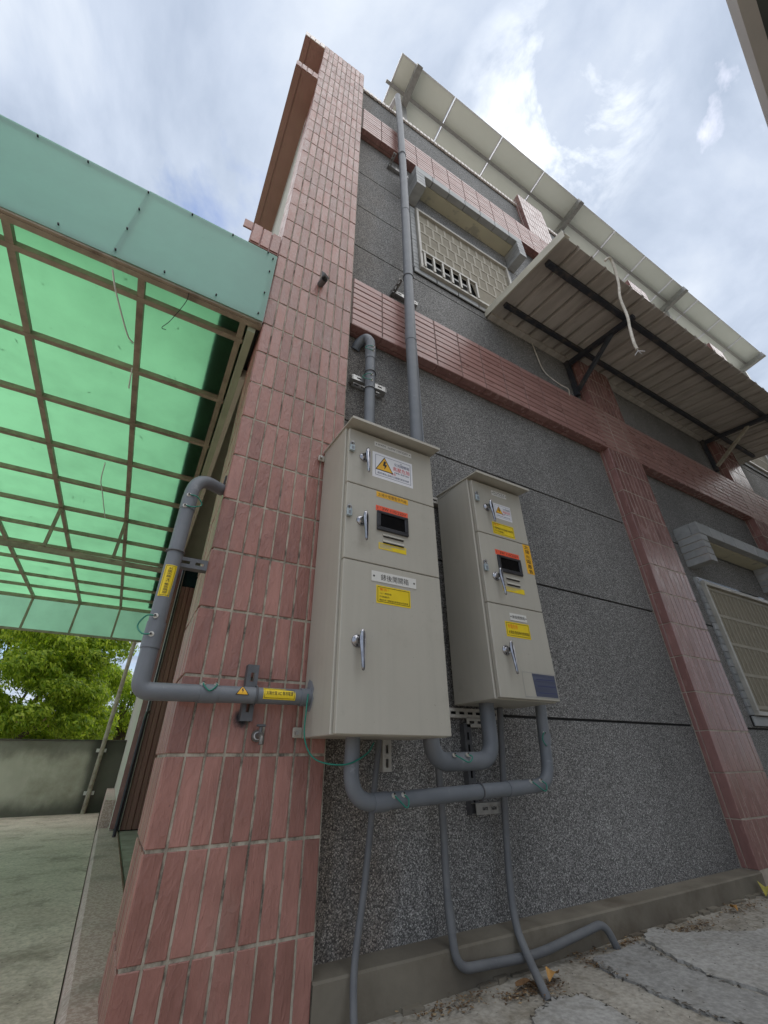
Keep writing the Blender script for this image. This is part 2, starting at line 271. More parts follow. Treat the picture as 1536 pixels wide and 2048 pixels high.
def leafm():
    m, nt, b = base('leaves_green', 0.5, 0, 0.4); g = N(nt, 'ShaderNodeNewGeometry')
    r = ramp(nt, [(0, (0.12, 0.21, 0.018)), (0.5, (0.29, 0.39, 0.03)), (1, (0.50, 0.57, 0.07))]); L(nt, g.outputs['Random Per Island'], r.inputs[0]); L(nt, r.outputs[0], b.inputs['Base Color'])
    t = N(nt, 'ShaderNodeBsdfTranslucent'); L(nt, mixc(nt, 1.0, r.outputs[0], (1.5, 1.6, 1.0), 'MULTIPLY'), t.inputs[0]); mxs = N(nt, 'ShaderNodeMixShader'); mxs.inputs[0].default_value = 0.4
    L(nt, b.outputs[0], mxs.inputs[1]); L(nt, t.outputs[0], mxs.inputs[2]); L(nt, mxs.outputs[0], nt.nodes['Material Output'].inputs[0]); return m
m_leaf = leafm()
m_bark = M('bark', (0.09, 0.065, 0.045), (0.14, 0.1, 0.07), scale=12, stretch=(2, 2, 0.4), rough=0.95, bump=0.6, bscale=25, bdist=0.02)
m_brick = M('far_brick', (0.26, 0.12, 0.085), (0.33, 0.17, 0.12), scale=5, rough=0.9)
m_farw = M('far_plaster', (0.5, 0.48, 0.44), (0.58, 0.56, 0.52), scale=1.5, rough=0.9)
m_neigh = M('neighbour_render', (0.5, 0.5, 0.47), (0.56, 0.56, 0.53), scale=1.5, rough=0.9)
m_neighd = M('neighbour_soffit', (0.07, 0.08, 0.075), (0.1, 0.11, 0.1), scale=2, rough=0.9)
m_neighe = M('neighbour_edge', (0.46, 0.44, 0.42), (0.52, 0.5, 0.47), scale=2, rough=0.8)

# ------------------------------------------------------------------ mesh helpers
class MB:
    def __init__(s): s.v = []; s.f = []; s.m = []; s.s = []
    def add(s, vs, fs, mi=0, sm=False):
        o = len(s.v); s.v.extend([tuple(p) for p in vs])
        for f in fs: s.f.append(tuple(o + i for i in f)); s.m.append(mi); s.s.append(sm)
        return s
    def hexa(s, P, mi=0):   # 8 points: bottom 4 then top 4
        return s.add(P, [(3, 2, 1, 0), (4, 5, 6, 7), (0, 1, 5, 4), (1, 2, 6, 5), (2, 3, 7, 6), (3, 0, 4, 7)], mi)
    def box(s, x0, x1, y0, y1, z0, z1, mi=0, c=0.0):
        if c <= 0: return s.hexa([(x0, y0, z0), (x1, y0, z0), (x1, y1, z0), (x0, y1, z0), (x0, y0, z1), (x1, y0, z1), (x1, y1, z1), (x0, y1, z1)], mi)
        bm = bmesh.new(); bmesh.ops.create_cube(bm, size=1)
        for v in bm.verts: v.co = ((x0 + x1) / 2 + v.co.x * (x1 - x0), (y0 + y1) / 2 + v.co.y * (y1 - y0), (z0 + z1) / 2 + v.co.z * (z1 - z0))
        bmesh.ops.bevel(bm, geom=bm.edges[:], offset=c, segments=1, affect='EDGES', profile=0.5)
        bm.verts.index_update(); s.add([v.co[:] for v in bm.verts], [[v.index for v in f.verts] for f in bm.faces], mi); bm.free(); return s
    def tube(s, pts, r, seg=12, mi=0, caps=True, r2=None):
        P = [Vector(p) for p in pts]; n = len(P); rings = []; up = None
        for i in range(n):
            t = (P[min(i + 1, n - 1)] - P[max(i - 1, 0)]).normalized()
            if up is None: up = (Vector((0, 0, 1)) if abs(t.z) < 0.9 else Vector((1, 0, 0)))
            a = (up - t * up.dot(t)).normalized(); b = t.cross(a); up = a
            rr = r if r2 is None else r + (r2 - r) * i / (n - 1)
            rings.append([P[i] + (a * math.cos(2 * math.pi * k / seg) + b * math.sin(2 * math.pi * k / seg)) * rr for k in range(seg)])
        vs = [p for rg in rings for p in rg]; fs = []
        for i in range(n - 1):
            for k in range(seg): fs.append((i * seg + k, i * seg + (k + 1) % seg, (i + 1) * seg + (k + 1) % seg, (i + 1) * seg + k))
        s.add(vs, fs, mi, True)
        if caps: s.add(rings[0], [tuple(range(seg - 1, -1, -1))], mi); s.add(rings[-1], [tuple(range(seg))], mi)
        return s
    def bar(s, a, b, wd, ht, mi=0, up=(0, 0, 1)):
        a = Vector(a); b = Vector(b); t = (b - a).normalized(); u = Vector(up); u = (u - t * u.dot(t)).normalized(); x = t.cross(u)
        q = [(-wd / 2, -ht / 2), (wd / 2, -ht / 2), (wd / 2, ht / 2), (-wd / 2, ht / 2)]
        return s.hexa([a + x * i + u * j for i, j in q] + [b + x * i + u * j for i, j in q], mi)
    def prism(s, poly, y0, y1, mi=0):   # polygon in XZ extruded along Y
        n = len(poly)
        return s.add([(x, y0, z) for x, z in poly] + [(x, y1, z) for x, z in poly], [tuple(range(n)), tuple(range(2 * n - 1, n - 1, -1))] + [(i, i + n, (i + 1) % n + n, (i + 1) % n) for i in range(n)], mi)
    def slab(s, poly, z0, z1, mi=0):    # polygon in XY extruded along Z
        n = len(poly); z = z1 if callable(z1) else (lambda x, y: z1)
        return s.add([(x, y, z0) for x, y in poly] + [(x, y, z(x, y)) for x, y in poly], [tuple(range(n - 1, -1, -1)), tuple(range(n, 2 * n))] + [(i, (i + 1) % n, (i + 1) % n + n, i + n) for i in range(n)], mi)
WP = {}
def mesh(name, b, mats):
    me = bpy.data.meshes.new(name); me.from_pydata(b.v, [], b.f)
    for m in (mats if isinstance(mats, (list, tuple)) else [mats]): me.materials.append(m)
    me.polygons.foreach_set('material_index', b.m); me.polygons.foreach_set('use_smooth', b.s)
    me.update(); return me
def put(name, me, loc, parent=None, label=None, kind=None, rot=None):
    o = bpy.data.objects.new(name, me); C.objects.link(o); p = Vector(loc); WP[o] = p
    if parent is not None: o.parent = parent; o.location = p - WP[parent]
    else: o.location = p
    if rot: o.rotation_euler = rot
    if label: o['label'] = label
    if kind: o['kind'] = kind
    return o
def obj(name, b, mats, parent=None, label=None, kind=None, fix=True):
    xs = [p[0] for p in b.v]; ys = [p[1] for p in b.v]; zs = [p[2] for p in b.v]
    c = Vector(((min(xs) + max(xs)) / 2, (min(ys) + max(ys)) / 2, (min(zs) + max(zs)) / 2))
    b.v = [(p[0] - c.x, p[1] - c.y, p[2] - c.z) for p in b.v]
    me = mesh(name, b, mats)
    if fix:
        bm = bmesh.new(); bm.from_mesh(me); bmesh.ops.recalc_face_normals(bm, faces=bm.faces[:]); bm.to_mesh(me); bm.free()
    return put(name, me, c, parent, label, kind)
def thing(name, loc, label, cat, group=None):
    o = put(name, None, loc); tag(o, label, cat, group); return o
def tag(o, label, cat, group=None):
    o['label'] = label; o['category'] = cat
    if group: o['group'] = group
    return o
def fillet(pts, rad, n=8):
    P = [Vector(p) for p in pts]; out = [P[0]]
    for i in range(1, len(P) - 1):
        a = (P[i - 1] - P[i]); b = (P[i + 1] - P[i]); r = rad[i - 1] if isinstance(rad, (list, tuple)) else rad
        r = min(r, a.length * 0.49 if i > 1 else a.length * 0.95, b.length * 0.49 if i < len(P) - 2 else b.length * 0.95)
        A = P[i] + a.normalized() * r; B = P[i] + b.normalized() * r
        for k in range(n + 1):
            t = k / n; out.append(A.lerp(P[i], t).lerp(P[i].lerp(B, t), t))
    out.append(P[-1]); return out
def spline(pts, n=8):
    P = [Vector(p) for p in pts]; P = [P[0] * 2 - P[1]] + P + [P[-1] * 2 - P[-2]]; out = []
    for i in range(1, len(P) - 2):
        for k in range(n):
            t = k / n; a, b, c, d = P[i - 1:i + 3]
            out.append(0.5 * ((2 * b) + (c - a) * t + (2 * a - 5 * b + 4 * c - d) * t * t + (3 * b - a - 3 * c + d) * t ** 3))
    out.append(P[-2]); return out
_tc = {}
def text_geo(body, res=2):
    if body in _tc: return _tc[body]
    cu = bpy.data.curves.new('lettering', 'FONT'); cu.body = body; cu.size = 1.0; cu.resolution_u = res
    o = bpy.data.objects.new('lettering', cu); C.objects.link(o); dg = bpy.context.evaluated_depsgraph_get(); dg.update()
    me = o.evaluated_get(dg).to_mesh(); v = [tuple(p.co) for p in me.vertices]; f = [tuple(p.vertices) for p in me.polygons]
    o.evaluated_get(dg).to_mesh_clear(); bpy.data.objects.remove(o); bpy.data.curves.remove(cu)
    xs = [p[0] for p in v]; ys = [p[1] for p in v]; x0, x1, y0, y1 = min(xs), max(xs), min(ys), max(ys)
    v = [((p[0] - x0) / (x1 - x0), (p[1] - y0) / (y1 - y0)) for p in v]; _tc[body] = (v, f); return v, f
def text(b, body, x0, x1, z0, z1, y, mi):
    v, f = text_geo(body); b.add([(x0 + p[0] * (x1 - x0), y, z0 + p[1] * (z1 - z0)) for p in v], [tuple(q) for q in f], mi)
def rframe(b, x0, x1, z0, z1, t, y, mi):   # printed outline on a face toward -Y
    for q in ((x0, x1, z0, z0 + t), (x0, x1, z1 - t, z1), (x0, x0 + t, z0 + t, z1 - t), (x1 - t, x1, z0 + t, z1 - t)):
        b.add([(q[0], y, q[2]), (q[1], y, q[2]), (q[1], y, q[3]), (q[0], y, q[3])], [(0, 1, 2, 3)], mi)

Y0 = 1.66; YW = 1.757; RP = 0.2404; CP = 0.0603
def gz(x, y=0): return -0.682 + 0.013 * (x - 1.15)
# ------------------------------------------------------------------ ground
obj('ground', MB().add([(-300, -300, -0.74), (300, -300, -0.74), (300, 300, -0.74), (-300, 300, -0.74)], [(0, 1, 2, 3)]), m_earth, kind='structure', fix=False)
obj('pavement', MB().hexa([(0.26, -3.6, -0.735), (14, -3.6, -0.735), (14, 1.80, -0.735), (0.26, 1.80, -0.735), (0.26, -3.6, gz(.26)), (14, -3.6, gz(14)), (14, 1.80, gz(14)), (0.26, 1.80, gz(.26))]), m_pave, kind='structure')
def jag(poly, amp=0.012, n=7):
    out = []
    for i in range(len(poly)):
        a = Vector(poly[i]); b = Vector(poly[(i + 1) % len(poly)])
        for k in range(n): p = a.lerp(b, k / n); out.append((p.x + random.uniform(-amp, amp), p.y + random.uniform(-amp, amp)))
    return out
for poly, m, th in (([(1.80, 1.58), (1.76, 1.45), (1.755, 1.28), (1.76, 1.13), (1.80, 1.0), (1.9, -1), (2.2, -1), (2.03, 1.05), (2.015, 1.26), (2.05, 1.42), (2.13, 1.585)], m_patch2, 0.007),
                    ([(2.15, 1.59), (2.30, 1.645), (2.36, 1.53), (2.45, 1.49), (2.62, 1.38), (2.9, 1.35), (3.6, 1.0), (3.6, -1), (2.22, -1), (2.05, 1.05), (2.035, 1.26), (2.07, 1.41)], m_patch, 0.011),
                    ([(1.30, 1.40), (1.44, 1.445), (1.54, 1.41), (1.55, 1.30), (1.5, 1.1), (1.45, -1), (1.0, -1), (1.1, 1.1)], m_patch, 0.010)):
    obj('pavement_patch', MB().slab(jag(poly, 0.01), -0.72, lambda x, y, th=th: gz(x) + th), m, kind='structure')
obj('yard_floor', MB().box(-14, 0.045, -8, 9.3, -0.735, -0.684), m_yard, kind='structure')
obj('kerb', MB().box(0.05, 0.252, -1.5, 6.3, -0.735, -0.615, c=0.018), m_granite, kind='structure')
obj('door_sill', MB().box(0.256, 0.52, 2.04, 6.0, -0.735, -0.622), m_sill, kind='structure')

# ------------------------------------------------------------------ the house
H = thing('house', (6.5, 4, -0.68), 'house clad in grey pebble wash and pink tiled pillars and bands', 'house')
# body behind the cladding
cb = MB()
cb.box(0.20, 13.5, YW + 0.012, 2.03, -0.72, 7.48)
cb.box(0.17, 0.45, 2.03, 12.0, 2.35, 7.48)
cb.box(0.20, 0.45, 6.03, 12.0, -0.72, 2.35)
cb.box(0.45, 13.5, 11.8, 12.0, -0.72, 7.48); cb.box(13.3, 13.5, 2.03, 11.8, -0.72, 7.48)
obj('wall_body', cb, m_core, H)
obj('roof', MB().box(0.17, 13.5, 2.03, 12.0, 7.44, 7.5), m_farw, H)
obj('side_wall', MB().box(0.150, 0.168, 2.05, 12.0, 2.62, 7.45), m_palew, H)  # pale colour stands in for sky glare on a tiled wall
obj('side_wall', MB().box(0.158, 0.198, 6.05, 12.0, -0.70, 2.30), m_palew, H)
# pebble-wash wall panels between the grooves
PIL = [(3.415, 3.945), (6.225, 6.765), (9.04, 9.57), (11.85, 12.38)]
GZ = [-0.57, 0.186, 0.980, 1.772, 2.557]; GZ2 = [3.10, 3.765, 4.46, 5.155, 5.985]
bays = [(0.688, 3.415), (3.945, 6.225), (6.765, 9.04), (9.57, 11.85)]
for x0, x1 in bays:
    for zz in (GZ, GZ2, [6.566, 7.49]):
        for k in range(len(zz) - 1):
            g = 0.007
            obj('wall_panel', MB().box(x0 - 0.002, x1 + 0.002, YW, YW + 0.02, zz[k] + (g if k else 0), zz[k + 1] - (g if k < len(zz) - 2 else 0)), m_pebble, H)
# tiles
def tmesh(w, h, d=0.010, c=0.0022, face='F'):
    x, z = w / 2, h / 2
    v = [(-x, d, -z), (x, d, -z), (x, d, z), (-x, d, z), (-x, c, -z), (x, c, -z), (x, c, z), (-x, c, z), (-x + c, 0, -z + c), (x - c, 0, -z + c), (x - c, 0, z - c), (-x + c, 0, z - c)]
    f = [(0, 1, 5, 4), (1, 2, 6, 5), (2, 3, 7, 6), (3, 0, 4, 7), (4, 5, 9, 8), (5, 6, 10, 9), (6, 7, 11, 10), (7, 4, 8, 11), (8, 9, 10, 11)]
    if face == 'L': v = [(b, -a, cc) for a, b, cc in v]
    if face == 'D': v = [(a, cc, b) for a, b, cc in v]; f = [tuple(reversed(q)) for q in f]
    return v, f
_tm = {}
def tile_obj(w, h, m, loc, parent, name='tile'):
    k = (round(w, 4), round(h, 4), m.name)
    if k not in _tm:
        b = MB(); v, f = tmesh(w, h); b.add(v, f); _tm[k] = mesh(name, b, m)
    return put(name, _tm[k], (loc[0], loc[1] + random.uniform(-0.0012, 0.0012), loc[2]), parent, rot=(R(random.uniform(-.35, .35)), R(random.uniform(-.25, .25)), R(random.uniform(-.35, .35))))
def tile_add(b, w, h, loc, face='F', d=0.010):
    v, f = tmesh(w, h, d, face=face); j = random.uniform(-0.0012, 0.0012)
    o = {'F': (0, j, 0), 'L': (j, 0, 0), 'D': (0, 0, j)}[face]
    b.add([(p[0] + loc[0] + o[0], p[1] + loc[1] + o[1], p[2] + loc[2] + o[2]) for p in v], f)
# corner pillar
PX0, PX1 = 0.145, 0.688
cp = obj('corner_pillar', MB().box(PX0 + 0.0065, PX1 - 0.0005, Y0 + 0.0035, 2.04, -0.72, 7.70), m_grout, H)
rest = MB(); side = MB()
for k in range(-3, 32):
    zc_ = 0.0148 + RP * (k + 0.5)
    for c in range(9):
        p = (PX0 + CP * (c + 0.5), Y0, zc_)
        if k < 14: tile_obj(CP - 0.0078, RP - 0.0095, m_tileV, p, cp)
        else: tile_add(rest, CP - 0.0078, RP - 0.0095, p)
    for c in range(6): tile_add(side, 0.0628 - 0.005, RP - 0.0095, (PX0 - 0.0005, Y0 + 0.001 + 0.0628 * (c + 0.5), zc_), 'L')
for c in range(9): pass
obj('tile_field', rest, m_tileV, cp, kind='stuff', fix=False); obj('side_tile_field', side, m_tileV, cp, kind='stuff', fix=False)
# bands
def band(z0, z1, rows, x0, single_cols, xend=13.3):
    bd = obj('tiled_band', MB().box(PX1 + 0.0005, xend, Y0 + 0.006, YW + 0.012, z0 + 0.0065, z1 - 0.003), m_groutD, H)
    ph = (z1 - z0) / rows; rest = MB(); n = int((xend - x0) / RP)
    for r_ in range(rows):
        for c in range(-1, n):
            a = max(x0 + RP * c, PX1 + 0.001); b_ = x0 + RP * (c + 1)
            if b_ - a < 0.02: continue
            p = ((a + b_) / 2, Y0, z0 + ph * (r_ + 0.5)); w_ = b_ - a - 0.009; h_ = ph - 0.0095
            if c < single_cols and w_ > 0.1: tile_obj(w_, h_, m_tileH, p, bd)
            else: tile_add(rest, w_, h_, p)
    obj('tile_field', rest, m_tileH, bd, kind='stuff', fix=False)
    sf = MB()
    for c in range(-1, n):
        a = max(x0 + RP * c, PX1 + 0.001); b_ = x0 + RP * (c + 1)
        if b_ - a < 0.02: continue
        tile_add(sf, b_ - a - 0.003, 0.060, ((a + b_) / 2, Y0 + 0.031, z0 - 0.0005), 'D'); tile_add(sf, b_ - a - 0.003, 0.028, ((a + b_) / 2, Y0 + 0.079, z0 - 0.0005), 'D')
    obj('soffit_tile_field', sf, m_tileS, bd, kind='stuff', fix=False)
band(2.557, 3.10, 9, 0.6985, 7)
band(5.985, 6.566, 10, 0.705, 0)
# pilasters
def pilaster(x0, x1, first):
    pl = obj('tiled_pilaster', MB().box(x0 + 0.0045, x1 - 0.0045, Y0 + 0.0025, YW + 0.012, -0.71, 7.70), m_groutP, H)
    rest = MB(); sd = MB(); pw = (x1 - x0) / 9
    segs = [(2.557 - RP * k, 2.557 - RP * (k - 1)) for k in range(1, 14)] + [(3.10 + RP * k, 3.10 + RP * (k + 1)) for k in range(12)] + [(6.566 + RP * k * 0.945, 6.566 + RP * (k + 1) * 0.945) for k in range(5)]
    for i, (a, b_) in enumerate(segs):
        for c in range(9):
            p = (x0 + pw * (c + 0.5), Y0, (a + b_) / 2)
            if first and i < 13: tile_obj(pw - 0.0065, b_ - a - 0.009, m_tileS, p, pl)
            else: tile_add(rest, pw - 0.0065, b_ - a - 0.009, p)
        tile_add(sd, 0.060, b_ - a - 0.006, (x0 - 0.0005, Y0 + 0.0305, (a + b_) / 2), 'L'); tile_add(sd, 0.026, b_ - a - 0.006, (x0 - 0.0005, Y0 + 0.078, (a + b_) / 2), 'L')
    obj('tile_field', rest, m_tileS, pl, kind='stuff', fix=False); obj('side_tile_field', sd, m_tileS, pl, kind='stuff', fix=False)
for i, (a, b_) in enumerate(PIL): pilaster(a, b_, i == 0)
# plinth with a chipped lower edge
for x0, x1 in ((0.683, 3.413), (3.947, 6.223), (6.767, 9.0)):
    b = MB(); n = 26; zt = -0.570
    top = []; bot = []
    for i in range(n + 1):
        x = x0 + (x1 - x0) * i / n; top.append((x, 1.650 + random.uniform(-.0015, .0015))); bot.append(gz(x) - 0.02)
    vs = []
    for i, (x, y) in enumerate(top): vs += [(x, y + 0.004, bot[i]), (x, y, zt - 0.006), (x, y + 0.006, zt), (x, YW + 0.01, zt + 0.003)]
    b.add(vs, [(4 * i + k, 4 * i + 4 + k, 4 * i + 5 + k, 4 * i + 1 + k) for i in range(n) for k in range(3)])
    obj('plinth', b, m_conc, H)
    g = MB()      # broken render strip along the foot
    for i in range(30):
        xa = x0 + 0.3 + (x1 - x0 - 0.4) * i / 30; xb = xa + random.uniform(0.05, 0.11)
        if random.random() < 0.55 and not (1.75 < xa < 2.1): g.slab(jag([(xa, 1.655), (xb, 1.655), (xb, 1.645 - random.uniform(0.005, 0.03)), (xa, 1.645 - random.uniform(0.005, 0.03))], 0.004, 3), -0.72, gz(xa) + random.uniform(0.006, 0.014))
    obj('broken_render', g, m_conc, H, kind='stuff')
# coping
cpg = obj('coping', MB().box(0.69, 13.3, YW - 0.012, 2.03, 7.49, 7.548), m_groutD, H); ct = MB()
n = int((13.3 - 0.69) / 0.0603)
for c in range(n): tile_add(ct, 0.047, 0.070, (0.69 + 0.0603 * (c + 0.5), YW - 0.030, 7.512), d=0.022)
obj('coping_tile_field', ct, m_tileW, cpg, kind='stuff', fix=False)
# eaves on the yard side
for z0, z1, ylen in ((7.57, 7.70, 9.0), (6.425, 6.565, 9.0)):
    ev = obj('eave', MB().box(-0.105, PX0 - 0.001, Y0 + 0.008, Y0 + ylen, z0, z1 - 0.012), m_brown2, H); t = MB()
    for c in range(4): tile_add(t, 0.0605 - 0.006, z1 - z0 - 0.004, (-0.108 + 0.0625 * (c + 0.5), Y0, (z0 + z1) / 2))
    obj('eave_tile_field', t, m_tileW if z0 > 7 else m_tileV, ev, kind='stuff', fix=False)
    g = MB()
    g.box(-0.106, -0.04, Y0 + 0.02, Y0 + ylen, z0 - 0.012, z0 - 0.001)
    obj('eave_trim', g, m_brown2, ev)
ev = obj('ledge', MB().box(-0.05, PX0 - 0.001, Y0 + 0.008, 7.5, 2.895, 3.10), m_brown2, H)
for c in range(4): tile_obj(0.0615 - 0.006, 0.205 if c else 0.09, m_tileV, (-0.11 + 0.0635 * (c + 0.5), Y0, 3.01 if c else 3.065), ev)
# windows with slate-tiled hoods
def window(x0, z0, openb):
    wn = obj('window', MB().box(x0 + 0.062, x0 + 1.365, YW - 0.004, YW + 0.018, z0 + 0.075, z0 + 1.25), m_darkgl, H)
    fr = MB(); fx0, fx1, fz0, fz1 = x0 + 0.063, x0 + 1.366, z0 + 0.078, z0 + 1.20
    for q in ((fx0, fx1, fz0, fz0 + 0.03), (fx0, fx1, fz1 - 0.035, fz1), (fx0, fx0 + 0.028, fz0 + 0.03, fz1 - 0.035), (fx1 - 0.028, fx1, fz0 + 0.03, fz1 - 0.035)):
        fr.box(q[0], q[1], YW - 0.05, YW - 0.002, q[2], q[3], c=0.003)
    obj('frame', fr, m_alumw, wn)
    zb = fz0 + (0.29 if openb else 0.03); xs = MB()
    xs.box(fx0 + 0.028, fx1 - 0.028, YW - 0.022, YW - 0.018, zb, fz1 - 0.035)
    if openb:
        xs.prism([(fx0 + 0.72, fz0 + 0.03), (fx1 - 0.028, fz0 + 0.03), (fx1 - 0.028, zb), (fx0 + 0.66, zb)], YW - 0.022, YW - 0.018)
    obj('insect_screen', xs, m_mesh, wn)
    zz = zb + 0.02; row = 0
    while zz < fz1 - 0.05:
        obj('grille_bar', MB().box(fx0 + 0.03, fx1 - 0.03, YW - 0.026, YW - 0.0225, zz, zz + 0.026), m_grille, wn)
        if not openb:
            v_ = MB()
            for k in range(16): v_.box(fx0 + 0.06 + 0.076 * k, fx0 + 0.069 + 0.076 * k, YW - 0.027, YW - 0.0225, zz + 0.026, min(zz + 0.25, fz1 - 0.036))
            obj('grille_upright', v_, m_grille, wn, kind='stuff'); zz += 0.25; continue
        v_ = MB(); x = fx0 + 0.09 + (0.055 if row % 2 else 0)
        while x < fx1 - 0.06:
            v_.box(x, x + 0.026, YW - 0.0255, YW - 0.0225, zz + 0.026, min(zz + 0.20, fz1 - 0.036)); x += 0.112
        obj('grille_upright', v_, m_grille, wn, kind='stuff'); zz += 0.20; row += 1
    if openb:
        obj('guard_rail', MB().box(fx0 + 0.02, fx0 + 0.7, YW - 0.06, YW - 0.035, zb - 0.02, zb + 0.006), m_alumw, wn)
        for k in range(7): obj('guard_bar', MB().box(fx0 + 0.035 + k * 0.107, fx0 + 0.056 + k * 0.107, YW - 0.058, YW - 0.036, fz0 + 0.03, zb - 0.02), m_alumw, wn)
    su = obj('window_surround', MB().box(x0, x0 + 1.54, YW - 0.012, YW - 0.001, z0 + 0.002, z0 + 0.076), m_core, H)
    t = MB(); k = 0
    for i in range(6): tile_add(t, 0.246, 0.068, (x0 + 0.128 + 0.2565 * i, YW - 0.02, z0 + 0.039))
    for i in range(19):
        for xx in (x0 + 0.0305, x0 + 1.40): tile_add(t, 0.059, 0.057, (xx, YW - 0.02, z0 + 0.11 + 0.0607 * i), d=0.019)
    obj('slate_tile_field', t, m_tileG, su, kind='stuff', fix=False)
    hx0, hx1 = x0 - 0.025, x0 + 1.555; YH = 1.545
    hd = obj('window_hood', MB().box(hx0 + 0.012, hx1 - 0.012, YH + 0.012, YW - 0.001, z0 + 1.615, z0 + 1.715), m_groutD, H)
    obj('soffit', MB().box(hx0 + 0.115, hx1 - 0.115, YH + 0.07, YW - 0.002, z0 + 1.585, z0 + 1.614), m_cream, hd)
    for i in range(7):
        w_ = (hx1 - hx0) / 7; obj('slate_tile', MB().box(hx0 + w_ * i + 0.003, hx0 + w_ * (i + 1) - 0.003, YH, YH + 0.068, z0 + 1.598, z0 + 1.718, c=0.003), m_tileG, hd)
    obj('slate_tile', MB().box(hx0, hx0 + 0.011, YH + 0.069, YW - 0.002, z0 + 1.598, z0 + 1.718), m_tileG, hd)
    for s in (0, 1):
        lx = hx0 if s == 0 else hx1 - 0.112
        obj('hood_leg', MB().box(lx + 0.006, lx + 0.106, YH + 0.006, YW - 0.001, z0 + 1.325, z0 + 1.597), m_groutP, hd)
        for i in range(4): obj('slate_tile', MB().box(lx, lx + 0.112, YH, YW - 0.003, z0 + 1.323 + 0.0685 * i, z0 + 1.3860 + 0.0685 * i, c=0.0025), m_tileG, hd)
window(1.325, 3.858, True); window(4.275, 0.200, False); window(4.275, 3.858, False); window(7.15, 3.858, False); window(7.15, 0.2, False)
# door opening on the yard side: far jamb, glazing above, folding door
obj('jamb_tile', MB().box(0.158, 0.214, 6.0, 6.05, -0.60, 2.3), m_tileS, H)
dr = obj('folding_door', MB().box(0.47, 0.50, 2.05, 5.99, -0.60, 2.05), m_brown, H)
dj = obj('door_frame', MB().box(0.2145, 0.256, 5.985, 6.05, -0.615, 2.30), m_dframe, H)
obj('track', MB().box(0.216, 0.222, 5.972, 5.984, -0.612, 2.28), m_alum, dj); obj('track', MB().box(0.246, 0.252, 5.966, 5.984, -0.612, 2.28), m_post, dj)
for k in range(4): obj('door_board', MB().box(0.257 + k * 0.052, 0.307 + k * 0.052, 5.99 - 0.008 * (k % 2), 6.05, -0.615, 2.02, c=0.004), m_brown, dr)
obj('transom', MB().box(0.257, 0.47, 6.0, 6.05, 2.03, 2.34), m_teal, H)
obj('transom', MB().box(0.44, 0.468, 2.05, 5.98, 2.06, 2.34), m_teal, H)
obj('lintel', MB().box(0.152, 0.45, 2.05, 6.05, 2.345, 2.62), m_palew, H)
obj('side_plinth', MB().box(0.057, 0.157, 6.31, 12, -0.70, -0.37), m_granite, H)

# ------------------------------------------------------------------ green canopy over the yard
CN = thing('canopy', (-1.4, 4.8, 2.15), 'translucent green sheet canopy on a rusty steel grid over the yard', 'canopy')
ZS = 2.200; XR = [0.045, -0.478, -1.045, -1.65, -2.22, -2.8]
YP = [1.68, 1.838, 2.405, 2.965, 3.54, 4.09, 4.665, 5.24, 5.785, 6.33, 6.95, 7.46]
YE = 8.02; XL = -2.82
for i in range(len(XR) - 1):
    obj('roof_sheet', MB().box(XR[i + 1] + 0.001, XR[i] - 0.001 if i else 0.10, 1.70, YE, ZS, ZS + 0.003), m_sheet, CN)
for i, y in enumerate(YP):
    h = 0.055 if i == 0 else 0.036
    obj('purlin', MB().box(XL, 0.07 if i else 0.142, y - 0.016, y + 0.016, ZS - 0.002 - h, ZS - 0.002), m_frameC, CN)
for x in XR: obj('rafter', MB().box(x - 0.017, x + 0.017, 1.70, YE - 0.02, ZS - 0.036, ZS - 0.0045), m_frameC, CN)
obj('end_rail', MB().box(XL, 0.12, YE - 0.02, YE + 0.018, ZS - 0.05, ZS - 0.003), m_frameC, CN)
# far skirt
for i in range(len(XR) - 1):
    obj('skirt_sheet', MB().box(XR[i + 1] + 0.001, XR[i] - 0.001 if i else 0.12, YE + 0.022, YE + 0.025, 1.70, ZS - 0.006), m_sheetK, CN)
for x in XR[1:]: obj('skirt_post', MB().box(x - 0.014, x + 0.014, YE - 0.012, YE + 0.02, 1.70, ZS - 0.052), m_frameC, CN)
obj('skirt_rail', MB().box(XL, 0.13, YE - 0.014, YE + 0.02, 1.668, 1.698), m_frameC, CN)
# front fascia
for x0, x1 in ((-0.612, 0.141), (-2.1, -0.60), (-2.82, -2.09)):
    obj('fascia_sheet', MB().box(x0, x1, 1.640 + (0.003 if x1 < 0 else 0), 1.6425 + (0.003 if x1 < 0 else 0), 2.16, 2.835), m_sheetF, CN)
obj('fascia_rail', MB().box(-2.82, 0.139, 1.648, 1.665, 2.79, 2.825), m_frameC, CN); obj('fascia_rail', MB().box(-2.82, 0.139, 1.648, 1.663, 2.148, 2.178), m_frameC, CN)
for x in (0.12, -0.606, -1.3, -2.1, -2.8): obj('fascia_stud', MB().box(x - 0.012, x + 0.012, 1.648, 1.664, 2.179, 2.789), m_post, CN)
for x, z in ((-1.13, 2.80), (-.906, 2.80), (-.613, 2.805), (-.377, 2.81), (-.141, 2.815), (.08, 2.82), (.117, 2.78), (-.609, 2.611), (-.611, 2.403), (-.608, 2.202), (-.845, 2.2), (-.383, 2.198), (-.124, 2.2), (.107, 2.205), (.114, 2.409), (.114, 2.633), (-1.08, 2.2), (-1.32, 2.2), (-1.36, 2.8)):
    obj('screw', MB().tube([(x, 1.628, z), (x, 1.639, z)], 0.0045, 8), m_blackw, CN)
b = MB()
